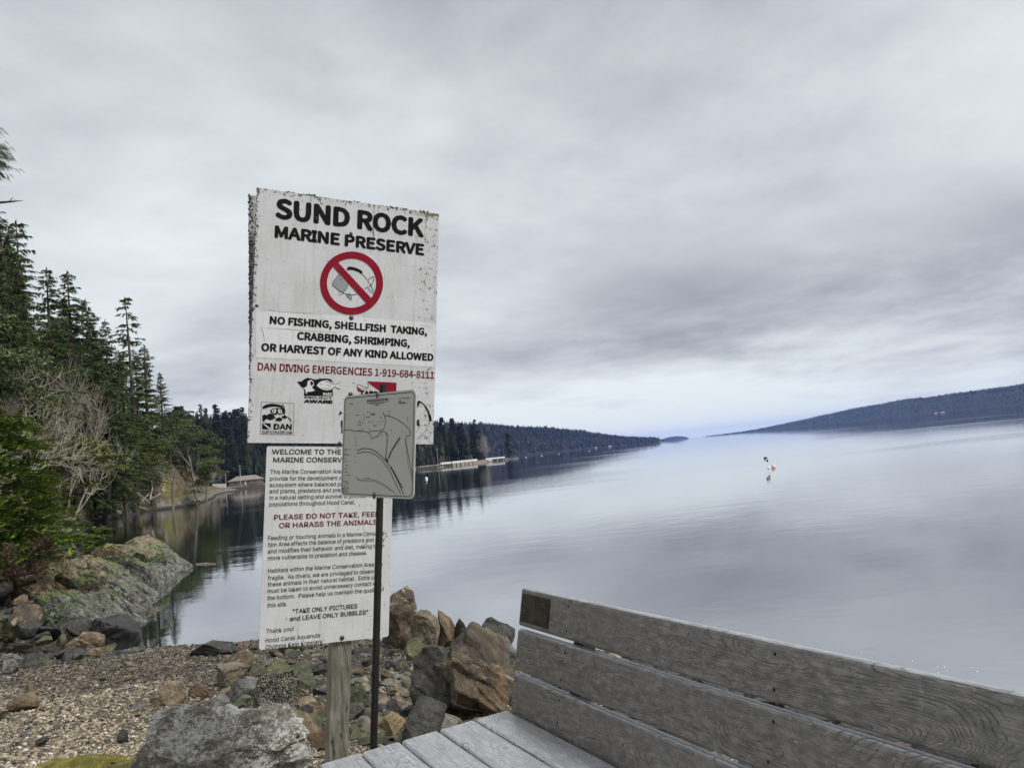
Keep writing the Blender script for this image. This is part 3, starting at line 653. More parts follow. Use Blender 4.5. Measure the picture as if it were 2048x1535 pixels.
# the smaller broken stones between them, past counting
def broken():
    r = np.random.default_rng(21); T = MB()
    def put(x, y, s, kd, lift=0.0):
        me = SMALL[kd][r.integers(4)]; V = np.array([v.co[:] for v in me.vertices]); F = [tuple(p.vertices) for p in me.polygons]
        a, b = r.uniform(0, 6.28), r.normal() * .3; Rm = np.array(Matrix.Rotation(a, 3, 'Z') @ Matrix.Rotation(b, 3, 'X'))
        T.add((V * s) @ Rm.T + [x, y, gz(x, y) + lift - .15 * s], F, mi=KINDS.index(kd))
    for k in range(1150):
        px = 1010 - 560 * r.random() ** 1.5; P = hit(px, r.uniform(1292, 1500)); put(P[0], P[1], .045 + .15 * r.random() ** 1.7, r.choice(KINDS, p=[.36, .22, .16, .13, .13]), .03 * r.random())
    for k in range(150):
        x, y = r.uniform(-12, -6.2), r.uniform(10.9, 13.6)
        if inland(np.array([x]), np.array([y]))[0] > .05: put(x, y, r.uniform(.1, .26), r.choice(KINDS[:3], p=[.65, .2, .15]), .85 * float(smoothstep(11.2, 13.4, y) * smoothstep(-6.4, -9.5, x)))
    for k in range(1100):        # bank falling to the water behind the bench
        t_ = r.random() * .72; x = -.2 + 5.2 * t_; y = 9.8 - 5.2 * t_ - r.random() * 6.2
        if (x + .13) * .873 + (y - 2.86) * .488 < .42: continue
        if inland(np.array([x]), np.array([y]))[0] > .1: put(x, y, r.uniform(.15, .34), r.choice(KINDS[:4], p=[.82, .1, .05, .03]))
    tag(T.build('broken_stones', [ROCK[k] for k in KINDS]), 'small broken stones filling the gaps between the bigger rocks', 'stones', kind='stuff')
broken()

# gravel: tens of thousands of small flat stones
def gravel():
    r = np.random.default_rng(77); base = []
    for k in range(8):
        bm = bmesh.new(); bmesh.ops.create_icosphere(bm, subdivisions=1, radius=1.0)
        V = np.array([v.co[:] for v in bm.verts]); F = np.array([[v.index for v in f.verts] for f in bm.faces]); bm.free()
        for c in range(5):
            n = r.normal(size=3); n /= np.linalg.norm(n); e = V @ n - r.uniform(.45, .75); V = V - np.outer(np.clip(e, 0, None), n)
        base.append((V * [1, r.uniform(.6, .9), r.uniform(.3, .55)], F))
    N = 85000
    d = 3.4 + 9.6 * r.random(N) ** 1.35; a = r.uniform(-0.86, 0.12, N)
    X = d * a; Y = d
    G = ground(X, Y); S = inland(X, Y); keep = (S > -0.25) & (X > -11.5) & (X < 1.2)
    X, Y, G = X[keep], Y[keep], G[keep]; N = len(X)
    s = (0.007 + 0.020 * r.random(N) ** 2.8) * (0.75 + 0.07 * Y)
    G = G + 0.05 * np.array([fbm(x, y, 0, 4) if False else mn.fractal(Vector((x * .9, y * .9, 0)), 0.9, 2.1, 4) for x, y in zip(X, Y)])
    VV = []; FF = []; off = 0
    for k in range(8):
        sel = np.arange(N) % 8 == k; V, F = base[k]; n = sel.sum()
        az = r.uniform(0, 6.28, n); tx = r.normal(size=n) * .35; ty = r.normal(size=n) * .35
        ca, sa = np.cos(az), np.sin(az)
        P = V[None] * s[sel][:, None, None]
        x = P[..., 0] * ca[:, None] - P[..., 1] * sa[:, None]; y = P[..., 0] * sa[:, None] + P[..., 1] * ca[:, None]
        z = P[..., 2] + x * tx[:, None] + y * ty[:, None]
        W = np.stack([x + X[sel][:, None], y + Y[sel][:, None], z + G[sel][:, None] + 0.15 * s[sel][:, None]], -1)
        VV.append(W.reshape(-1, 3)); FF.append((F[None] + (np.arange(n) * len(V))[:, None, None]).reshape(-1, 3) + off); off += n * len(V)
    V = np.concatenate(VV); F = np.concatenate(FF)
    me = bpy.data.meshes.new('gravel'); me.vertices.add(len(V)); me.vertices.foreach_set('co', V.ravel())
    me.loops.add(F.size); me.loops.foreach_set('vertex_index', F.ravel().astype(np.int32))
    me.polygons.add(len(F)); me.polygons.foreach_set('loop_start', np.arange(0, F.size, 3, dtype=np.int32)); me.polygons.foreach_set('loop_total', np.full(len(F), 3, np.int32))
    me.update(); me.validate(); me.materials.append(M_GRAVEL)
    o = bpy.data.objects.new('gravel', me); COL.objects.link(o); tag(o, 'tan and grey beach gravel sloping down to the water', 'gravel', kind='stuff')
gravel()

# mossy grass in the lower left corner
def grass():
    r = np.random.default_rng(3); m = MB(); V = []; F = []; Ps = []
    for k in range(9000):
        px = r.uniform(60, 330); lim = 1535 - (px - 110) * 0.36 if px < 290 else 1466
        Ps.append(onz(px, lim + abs(r.normal()) * 45 - 4, 1.2))
    Ps = np.array(Ps); G = ground(Ps[:, 0], Ps[:, 1])
    for P, g in zip(Ps, G):
        P = np.array([P[0], P[1], g + 0.05 * mn.fractal(Vector((P[0] * .9, P[1] * .9, 0)), 0.9, 2.1, 4) + .012])
        P[2] += .03; h = r.uniform(.012, .035); a = r.uniform(0, 6.28); b = np.array([math.cos(a), math.sin(a), 0]) * r.uniform(.003, .008)
        tip = P + [r.normal() * .014, r.normal() * .014, h]
        n = len(V); V += [P - b, P + b, tip]; F.append((n, n + 1, n + 2))
    # the mossy turf under the blades
    xs = np.arange(-3.4, -1.4, .025); ys = np.arange(3.3, 5.2, .025); X, Y = np.meshgrid(xs, ys); Z = ground(X, Y); Nn = fbm_a(X, Y, 3.0, 4)
    PXX, PYY = proj(np.stack([X, Y, Z], -1).reshape(-1, 3)); PXX = PXX.reshape(X.shape); PYY = PYY.reshape(X.shape)
    e = (PYY - (1535 - (PXX - 110) * .36)) / 30 + 1.2 * Nn
    Z = Z + 0.05 * fbm_a(X, Y, .9, 4) + .055 * smoothstep(-.6, .9, e) + .012 * Nn - .03
    I = np.arange(X.size).reshape(X.shape); q = np.stack([I[:-1, :-1], I[:-1, 1:], I[1:, 1:], I[1:, :-1]], -1).reshape(-1, 4); q = q[((e > -.7) & (PXX < 420)).ravel()[q].all(1)]
    m.add(V, F); m.add(np.stack([X, Y, Z], -1).reshape(-1, 3), q.tolist(), mi=1); tag(m.build('grass', [M_GRASS, M_TURF]), 'yellow green mossy grass beside the big lichen boulder', 'grass', kind='stuff')
grass()

# ------------------------------------------------------------------ trees (built at the origin, 1:1 metres)
def fir_parts(seed, H, R, base=0.12, whorl=0.5, spray=0.55, dens=1.0, gap=0.12, droop=0.25, k=3, ew=1.0):
    """returns (wood MB, crown MB): trunk with whorls of drooping branches carrying many small sprays"""
    r = np.random.default_rng(seed); W = MB(); C = MB()
    bend = r.normal(size=2) * H * 0.012
    zs = np.linspace(0, H, 9); tr = np.stack([bend[0] * np.sin(zs / H * 3), bend[1] * np.sin(zs / H * 2.3), zs], -1)
    W.add(*tube(tr, H * 0.014 * (1 - zs / H) ** 0.8 + 0.02, 7))
    V = []; F = []
    lop = r.uniform(0, 6.28); z = H * base
    while z < H * 0.985:
        t = z / H; z += whorl * r.uniform(.6, 1.4) * (0.6 + 0.6 * (1 - t))
        Lm = R * min(1.0, (1 - t) * 1.5 + 0.04) ** 0.85 * (0.55 + 0.45 * min(1, (t - base * .5) * 5))
        wscale = r.uniform(.65, 1.2)
        for b in range(r.integers(3, 6)):
            if r.random() < gap: continue
            a = r.uniform(0, 6.28); L = Lm * wscale * r.uniform(.55, 1.15) * (1 + .22 * math.cos(a - lop))
            if L < .15: continue
            up = 0.5 * (t - 0.35) + r.normal() * .1
            d = np.array([math.cos(a), math.sin(a), 0]); sd_ = np.array([-d[1], d[0], 0])
            o = np.array([bend[0] * math.sin(t * 3), bend[1] * math.sin(t * 2.3), min(z, H * .99)])
            q = lambda s: o + d * L * s + np.array([0, 0, L * (up * s - droop * 1.6 * s * s + .1 * s ** 4)])
            W.add(*tube([q(0), q(.5), q(.92)], [0.008 * L + .012, .006 * L + .006, .004], 3, False))
            n = max(2, int(L / spray * 2.4 * dens))
            for i in range(n):
                s = (i + r.uniform(.4, 1.2)) / n
                if s < .12 or s > 1.02: continue
                c = q(min(s, 1.0)); w = spray * (1.05 - .5 * s) * r.uniform(.6, 1.25)
                for side in ((-1, 1) if s < .93 else (0,)):
                    ax = d * r.uniform(.45, 1.0) + sd_ * side * r.uniform(.5, 1.0) + np.array([0, 0, r.uniform(-.5, .05)])
                    ax = ax / np.linalg.norm(ax) * w
                    pr = np.cross(ax, [0, 0, 1]); pr = pr / (np.linalg.norm(pr) + 1e-9) * w
                    for kk in range(k):
                        f = r.uniform(-.15, .6); b0 = c + ax * f * .5
                        tip = b0 + ax * r.uniform(.5, .95) + pr * r.uniform(-.45, .45) + np.array([0, 0, -w * r.uniform(.05, .5)])
                        e = pr * r.uniform(.05, .11) * ew; e[2] += w * r.uniform(-.12, .12)
                        m_ = (b0 + tip) / 2 + np.array([0, 0, w * .06])
                        nn = len(V); V += [b0, m_ - e, tip, m_ + e]; F.append((nn, nn + 1, nn + 2, nn + 3))
    # leader
    for i in range(6):
        a = r.uniform(0, 6.28); b0 = tr[-1] - [0, 0, i * .12]; nn = len(V)
        V += [b0 + [0, 0, .25], b0 + [.22 * math.cos(a), .22 * math.sin(a), -.05], b0 + [.05, 0, -.1]]; F.append((nn, nn + 1, nn + 2))
    C.add(V, F); return W, C
def limbs(r, P, d, L, rad, depth, out, tips, spread=0.6, up=0.15, nsub=3):
    n = 5; pts = [P]; q = P.copy(); dd = d.copy()
    for i in range(n):
        dd = dd + r.normal(size=3) * .16 + np.array([0, 0, up * .3]); dd /= np.linalg.norm(dd); q = q + dd * L / n; pts.append(q.copy())
    out.append((np.array(pts), np.linspace(rad, rad * .55, n + 1)))
    if depth <= 1: tips.append(q)
    if depth == 0: return
    for i in range(nsub + (1 if r.random() < .4 else 0)):
        s = r.integers(2, n + 1); nd = dd + r.normal(size=3) * spread + np.array([0, 0, up]); nd /= np.linalg.norm(nd)
        limbs(r, pts[s], nd, L * r.uniform(.55, .8), rad * .5, depth - 1, out, tips, spread, up, nsub)
def leafy_parts(seed, H, R, leaf=0.22, per=95, depth=3, nclump=None):
    r = np.random.default_rng(seed); out = []; tips = []; W = MB(); C = MB()
    lean = np.array([r.normal() * .2, r.normal() * .2, 1.0]); lean /= np.linalg.norm(lean)
    limbs(r, np.zeros(3), lean, H * .45, H * .018, depth, out, tips, .75, .18, 3)
    for P, ra in out: W.add(*tube(P, ra, 5 if ra[0] > .05 else 3, False))
    T = np.array(tips); sc = np.array([R / (np.abs(T[:, :2]).max() + 1e-6)] * 2 + [H * .92 / T[:, 2].max()])
    W.v = [v * sc for v in W.v]; T = T * sc
    V = []; F = []
    for c in T:
        rc = R * r.uniform(.16, .34); n = int(per * r.uniform(.5, 1.3))
        for i in range(n):
            u = r.normal(size=3); u /= np.linalg.norm(u); u[2] = abs(u[2]) * .8 - .25
            p = c + u * rc * r.uniform(.55, 1.05) * [1, 1, .6]
            a = r.normal(size=3); a /= np.linalg.norm(a); b = np.cross(a, r.normal(size=3)); b /= np.linalg.norm(b) + 1e-9
            a = a * leaf * r.uniform(.6, 1.2); b = b * leaf * r.uniform(.3, .55); nn = len(V)
            V += [p - a, p - b, p + a, p + b]; F.append((nn, nn + 1, nn + 2, nn + 3))
    C.add(V, F); return W, C
def bare_parts(seed, H, R, depth=5, nsub=3, stems=3, fine=1.0):
    r = np.random.default_rng(seed); W = MB(); C = MB()
    for s in range(stems):
        out = []; tips = []; a = r.uniform(0, 6.28); d = np.array([math.cos(a) * .5, math.sin(a) * .5, 1.0]); d /= np.linalg.norm(d)
        limbs(r, np.array([math.cos(a), math.sin(a), 0]) * .2, d, H * .36, H * .012, depth, out, tips, .55, .12, nsub)
        for P, ra in out: (W if ra[0] > H * .004 else C).add(*tube(P, np.maximum(ra, .0045 * fine * 2), 3, False))
    A = np.concatenate(W.v + C.v); sc = np.array([R / np.abs(A[:, :2]).max()] * 2 + [H / A[:, 2].max()])
    W.v = [v * sc for v in W.v]; C.v = [v * sc for v in C.v]; return W, C
def make_tree(name, WC, mw, mc, crown_name='crown'):
    W, C = WC; return (W.mesh('trunk', mw), C.mesh(crown_name, mc, smooth=False), crown_name, name)
def plant(T, loc, h_scale, label, cat='tree', group=None, rz=0.0, wide=1.0, origin_h=1.0):
    s = h_scale
    t = empty(T[3], loc, label, cat, group); t.rotation_euler = (0, 0, rz); t.scale = (s * wide, s * wide, s)
    child('trunk', T[0], t); child(T[2], T[1], t); return t

FIRS = [make_tree('fir_tree', fir_parts(s, 25, R, b, .48, .62, 1.25, g, dr, 5), M_BARK, M_FIR) for s, R, b, g, dr in
        [(1, 4.3, .10, .08, .22), (2, 3.6, .15, .2, .3), (3, 5.0, .06, .05, .2), (4, 3.2, .3, .3, .28), (9, 4.6, .08, .12, .33)]]
SPARSE = make_tree('fir_tree', fir_parts(17, 25, 4.8, .22, .75, .7, 1.1, .34, .25, 6), M_BARK, M_FIR)
LEAFY = [make_tree('leafy_tree', leafy_parts(s, 11, 4.6, .13, 260), M_PALEBARK, M_LEAF) for s in (5, 6, 7)]
BARE = [make_tree('bare_tree', bare_parts(s, 9, 4.4, 5, 3, 3, .8), M_TWIG, M_TWIG) for s in (8, 14)]
FARFIRS = [make_tree('fir_tree', fir_parts(s, 25, R, .06, .9, 1.5, 1.0, .06, .25, 4, 2.4), M_BARK, M_DARKFIR) for s, R in [(31, 4.9), (32, 4.1), (33, 5.4)]]

def top_h(px, top_py, x, y, z):
    """tree height so that its top shows at picture row top_py"""
    r = ray(px, top_py); k = math.hypot(x, y) / math.hypot(r[0], r[1]); return EYE[2] + r[2] * k - z
def stand(T, px, top, depth, label, cat='tree', group=None, rz=0.0, wide=1.0, H0=25.0, z=None):
    P = at(px, (767 + top) / 2, depth); x, y = P[0], P[1]; zz_ = gz(x, y) - .3 if z is None else z
    return plant(T, (x, y, zz_), top_h(px, top, x, y, zz_) / H0, label, cat, group, rz, wide)
TG = 'trees crowding the left hillside'
stand(FIRS[2], 2, 422, 57, 'tall dense fir at the far left edge, highest of the wooded hillside', rz=.4, wide=1.0)
stand(SPARSE, 41, 443, 63, 'tall ragged fir with an open layered top beside the left edge', rz=2.1, wide=.8)
stand(FIRS[0], 99, 535, 74, 'dark fir with a broad top, left of a twin fir of nearly equal height', rz=1.0)
stand(FIRS[4], 139, 545, 80, 'dark fir with a narrow pointed top, right of a broad topped fir', rz=3.0)
stand(FIRS[2], 176, 602, 88, 'bushy fir stepping down right of the pointed fir', rz=.2, wide=.9)
stand(FIRS[0], 212, 640, 95, 'bushy fir left of the thin ragged fir on the hillside', rz=4.2, wide=.8)
stand(SPARSE, 254, 594, 104, 'thin ragged fir with gaps in its crown standing above its neighbours on the hillside', rz=.9)
stand(FIRS[1], 292, 690, 112, 'drooping dark fir at the right shoulder of the ragged fir', rz=5.0, wide=1.25)
stand(FIRS[0], 318, 745, 118, 'last dark fir at the right end of the hillside firs', rz=5.4, wide=1.1)
stand(LEAFY[0], 383, 828, 128, 'rounded olive green tree at the right end of the hillside above the cove', rz=.5, H0=11, wide=.95)
stand(LEAFY[1], 350, 812, 140, 'rounded green tree behind the olive green tree at end of the hillside', rz=2.5, H0=11)
stand(LEAFY[2], 402, 885, 120, 'low rounded tree overhanging the cove at the hillside end', rz=1.5, H0=11)
stand(LEAFY[1], 330, 860, 104, 'pale trunked leafy tree leaning over the mossy bluff', rz=4.0, H0=11)
stand(FIRS[2], 240, 705, 92, 'mottled full fir below the thin ragged fir', rz=3.4, wide=1.2)
stand(FIRS[2], 196, 760, 86, 'low broad fir above the mossy bluff between the taller firs', rz=.9, wide=1.5)
stand(BARE[0], 62, 612, 47, 'big bare grey tree with fine twigs in front of the firs at left', rz=.3, H0=9, wide=1.0)
stand(BARE[1], 112, 690, 60, 'bare grey tree leaning right in front of the firs', rz=1.9, H0=9, wide=.75)
ENV = ([-60, 0, 70, 100, 140, 200, 230, 260, 300, 340, 380, 420, 450], [400, 430, 520, 545, 550, 620, 650, 650, 710, 800, 835, 885, 940])
r = np.random.default_rng(42)
for k in range(150):
    px = r.uniform(-40, 425); d = r.uniform(60, 150) if px > 120 else r.uniform(46, 110)
    P = at(px, 900, d); s = float(inland(P[:1], P[1:2])[0])
    if s < 3.0 or (185 < px < 340 and s < 9): continue
    isleaf = r.random() < .22
    top = np.interp(px, *ENV) + (r.uniform(110, 240) if isleaf else r.uniform(8, 150))
    if top > 930: continue
    T = LEAFY[r.integers(3)] if isleaf else FIRS[r.integers(5)]
    zb = gz(P[0], P[1]); hh = top_h(px, top, P[0], P[1], zb)
    if hh < 4: continue
    if isleaf: hh = min(hh, 15)
    stand(T, px, top, d, 'leafy green tree among the crowded wood on the left hillside' if isleaf else 'dark green fir among the crowded wood on the left hillside', 'tree', 'leafy trees crowding the left hillside' if isleaf else 'firs crowding the left hillside', r.uniform(0, 6.28), r.uniform(.8, 1.3) * min(1.5, max(.8, 14 / hh)) if not isleaf else 1.0, 11 if isleaf else 25)
for k in range(130):
    px = r.uniform(40, 400); d = r.uniform(66, 140); P = at(px, 950, d); s = float(inland(P[:1], P[1:2])[0])
    if s < 3.5 or s > 16 or (d > 88 and s < 6.5) or (185 < px < 350 and s < 13): continue
    zb = gz(P[0], P[1]); hh = r.uniform(5, 11)
    hh = min(hh, top_h(px, np.interp(px, *ENV) + 40, P[0], P[1], zb))
    if hh < 3: continue
    plant(FIRS[2] if k % 3 else FIRS[0], (P[0], P[1], zb - .3), hh / 25, 'young full fir low on the hillside in front of the taller wood', 'tree', 'young firs low on the left hillside', r.uniform(0, 6.28), r.uniform(1.2, 1.8))
# understorey bushes along the foot of the wood
BUSH = [make_tree('bush', leafy_parts(s, 2.6, 1.9, .09, 260, 2), M_BARK, M_LEAF, 'foliage') for s in (51, 52)]
for k in range(260):
    px = r.uniform(-20, 425); d = r.uniform(48, 150); P = at(px, 950, d); s = float(inland(P[:1], P[1:2])[0])
    if s < (1.8 if px < 190 else 4.5) or s > 26: continue
    if 180 < px < 340 and s < 9: continue
    sc = r.uniform(.9, 2.6)
    plant(BUSH[k % 2], (P[0], P[1], gz(P[0], P[1]) - .2), sc, 'dark evergreen bush in the undergrowth below the hillside wood', 'bush', 'undergrowth bushes on the left hillside', r.uniform(0, 6.28), r.uniform(.9, 1.3))

BLB = make_tree('brush', bare_parts(66, 1.6, 1.5, 4, 3, 6, .9), M_BRUSH, M_BRUSH, 'twigs')
for k in range(46):
    px = r.uniform(170, 425); d = r.uniform(86, 150); P = at(px, 950, d); s = float(inland(P[:1], P[1:2])[0])
    if s < 1.2 or s > 9: continue
    plant(BLB, (P[0], P[1], gz(P[0], P[1]) - .2), r.uniform(.7, 1.6), 'bare brown brush growing on the mossy bluff above the cove', 'bush', 'brown brush on the mossy bluff', r.uniform(0, 6.28), 1.2)
for k in range(26):
    px = r.uniform(300, 440); d = r.uniform(104, 165); P = at(px, 950, d); s = float(inland(P[:1], P[1:2])[0])
    if s < 1.5 or s > 14: continue
    plant(BUSH[k % 2], (P[0], P[1], gz(P[0], P[1]) - .3), r.uniform(1.8, 3.2), 'big rounded bush overhanging the cove at the end of the hillside', 'bush', 'rounded bushes at the end of the hillside', r.uniform(0, 6.28), 1.1)
# the wood across the cove
r = np.random.default_rng(7)
ENV2 = ([340, 420, 500, 600, 700, 800, 880, 908, 925, 945, 965, 985, 1000, 1014, 1024, 1034], [800, 806, 812, 812, 818, 830, 834, 832, 838, 842, 846, 858, 868, 872, 884, 900])
HG = 'firs of the wood across the cove'
n = 0; tr_ = 0
while n < 205 and tr_ < 6000:
    tr_ += 1
    px = r.uniform(350, 1030); d = r.uniform(420, 760)
    P = at(px, 900, d); s = float(inland(P[:1], P[1:2])[0])
    if s < 16: continue
    env = np.interp(px, *ENV2); zb = gz(P[0], P[1])
    lo = r.random()
    top = env + (r.uniform(-4, 14) if lo < .45 else r.uniform(14, 70))
    hh = top_h(px, top, P[0], P[1], zb)
    if hh < 13 or hh > 44: continue
    bare = r.random() < .1
    T = BARE[n % 2] if bare else FARFIRS[r.integers(3)]
    if bare: hh = min(hh, 20)
    plant(T, (P[0], P[1], zb - .4), hh / (9 if bare else 25), 'grey bare tree in the wood across the cove' if bare else 'dark fir in the wood on the headland across the cove', 'tree', 'bare trees of the wood across the cove' if bare else HG, r.uniform(0, 6.28), r.uniform(.85, 1.35) if not bare else .8)
    n += 1
T = MB(); base = far_tree_shape(); PX, DD = r.uniform(330, 1015, 9000), r.uniform(430, 800, 9000)
PP = np.array([at(a, 900, b) for a, b in zip(PX, DD)]); SS = inland(PP[:, 0], PP[:, 1]); GG = ground(PP[:, 0], PP[:, 1]); cnt = 0
for P, s_, g_, px in zip(PP, SS, GG, PX):
    if s_ < 24 or cnt > 2600: continue
    h = min(r.uniform(15, 27), top_h(px, np.interp(px, *ENV2) + 8, P[0], P[1], g_))
    if h < 8: continue
    cnt += 1; a = r.uniform(0, 6.28); B = base[0]; rad = h * r.uniform(.14, .22)
    T.add(np.stack([(B[:, 0] * math.cos(a) - B[:, 1] * math.sin(a)) * rad, (B[:, 0] * math.sin(a) + B[:, 1] * math.cos(a)) * rad, B[:, 2] * h], -1) + [P[0], P[1], g_ - .5], base[1])
tag(T.build('forest', [M_DARKFIR]), 'dense dark forest filling the slope across the cove', 'forest', kind='stuff')
stand(BARE[0], 965, 858, 640, 'tall pale bare tree in front of the dark firs on the headland point', rz=.4, H0=9, wide=.75)
stand(FARFIRS[2], 1008, 866, 655, 'black green fir standing apart at the tip of the headland', rz=.4, wide=1.5)
stand(FARFIRS[0], 945, 838, 690, 'fir poking highest above the headland point', rz=1.4, wide=.8)

# young fir hanging over the outcrop at the left edge, close to the camera
def young_fir(seed, H, R):
    r = np.random.default_rng(seed); W = MB(); C = MB(); V = []; F = []
    W.add(*tube([(0, 0, -.6), (.03, .02, H * .5), (.1, 0, H)], [.06, .04, .01], 7))
    z = .15
    while z < H - .1:
        t = z / H; z += .17 * r.uniform(.7, 1.3)
        for b in range(r.integers(4, 7)):
            a = r.uniform(0, 6.28); L = R * (1 - .6 * t) * r.uniform(.6, 1.1); d = np.array([math.cos(a), math.sin(a), 0]); sdv = np.array([-d[1], d[0], 0])
            o = np.array([.06 * t, 0, z]); rise = r.uniform(-.25, .25)
            q = lambda s: o + d * L * s + np.array([0, 0, L * (rise * s - .14 * s * s)])
            W.add(*tube([q(0), q(.5), q(1)], [.014, .009, .003], 3, False))
            tw = []
            n = max(6, int(L / .07))
            for i in range(n):
                s = .18 + .82 * (i + r.random()) / n
                for side in (-1, 1):
                    l2 = (.34 * (1.05 - s) + .12) * r.uniform(.5, 1.2); ax = d * r.uniform(.3, .9) + sdv * side * r.uniform(.5, 1) + np.array([0, 0, r.uniform(-.45, .4)]); ax /= np.linalg.norm(ax)
                    tw.append((q(min(s, 1)), ax, l2))
            tw.append((q(.97), d, .2))
            for p, ax, l2 in tw:
                pr = np.cross(ax, [0, 0, 1]); pr /= np.linalg.norm(pr) + 1e-9; up = np.cross(pr, ax)
                m = max(4, int(l2 / .02))
                for j in range(m):
                    s = j / m; b0 = p + ax * l2 * s + np.array([0, 0, -.12 * l2 * s * s])
                    for side in (-1, 1):
                        nd = ax * .75 + pr * side * r.uniform(.5, .95) + up * r.uniform(-.15, .45); nd = nd / np.linalg.norm(nd) * r.uniform(.05, .085)
                        e = np.cross(nd, up) * .2 + up * .004; nn = len(V); V += [b0 - e, b0 + e, b0 + nd]; F.append((nn, nn + 1, nn + 2))
    C.add(V, F); return W, C
YF = make_tree('young_fir', young_fir(4, 3.2, 2.3), M_BARK, M_FIRLT)
P = at(-22, 1095, 14.6); plant(YF, (P[0], P[1], oz(P[0], P[1]) - .1), 1.0, 'bright green young fir spreading over the outcrop at the left edge', 'tree', rz=.6)
P = at(65, 1120, 16.8); plant(YF, (P[0], P[1], oz(P[0], P[1]) - .5), .62, 'small bright green fir low behind the spreading young fir', 'tree', rz=2.6)
# tangled brown brush on top of the outcrop
BR = [make_tree('brush', bare_parts(s, 1.0, .9, 4, 3, 5, .55), M_BRUSH, M_BRUSH, 'twigs') for s in (61, 62)]
for k, (px, py, d, sc) in enumerate([(8, 1130, 13.9, .9), (-20, 1160, 13.6, .9), (58, 1112, 15.2, .6), (178, 1140, 15.6, .35)]):
    P = at(px, py, d)
    plant(BR[k % 2], (P[0], P[1], oz(P[0], P[1]) - .1), sc, 'tangle of bare brown brush growing on top of the outcrop', 'bush', 'bare brown brush on the outcrop', k * 1.3, 1.3)
# tall fir outside the left edge: only two branch ends reach into the picture
def edge_fir():
    P = at(-150, 600, 17.0); base = np.array([P[0], P[1], oz(P[0], P[1])])
    t = empty('fir_tree', base, 'tall near fir off the left edge whose dead branch and needle tips reach into view', 'tree')
    W = MB(); C = MB(); r = np.random.default_rng(6)
    tp = at(-150, 60, 17.0); W.add(*tube([base - [0, 0, .5], (base + tp) / 2 + [.1, 0, 0], tp + [0, 0, 2]], [.28, .22, .1], 9))
    W.build('trunk', M_BARK, t)
    D = MB()
    ax = lambda px, py: at(px, py, 17.0) + [px * 0.0, 0, 0]
    pts = [ax(-150, 420), ax(-70, 408), ax(0, 405), ax(25, 403), ax(46, 401)]
    D.add(*tube(pts, [.06, .045, .03, .02, .004], 5)); D.add(*tube([ax(17, 404), ax(23, 398), ax(27, 394)], [.012, .009, .003], 4)); D.add(*tube([ax(27, 403), ax(31, 399)], [.01, .004], 4))
    D.build('dead_branch', M_BARK, t)
    B = MB(); V = []; F = []
    for py0, reach in ((285, 3), (302, 12), (322, 10), (338, -2), (250, -6)):
        a0, a1 = ax(-150, py0 - 30), ax(reach, py0 + 8)
        B.add(*tube([a0, (a0 + a1) / 2 + [0, 0, .1], a1], [.05, .03, .006], 4))
        dv = (a1 - a0) / np.linalg.norm(a1 - a0)
        for i in range(420):
            s = r.random() ** .6; p = a0 + (a1 - a0) * s + r.normal(size=3) * [.08, .12, .03]
            tip = p + dv * r.uniform(.05, .16) + np.array([0, r.normal() * .05, -r.uniform(.03, .13)]); e = np.array([0, .012, .012]); nn = len(V); V += [p - e, p + e, tip]; F.append((nn, nn + 1, nn + 2))
    C.add(V, F); B.build('branches', M_BARK, t); C.build('needles', M_FIR, t)
edge_fir()

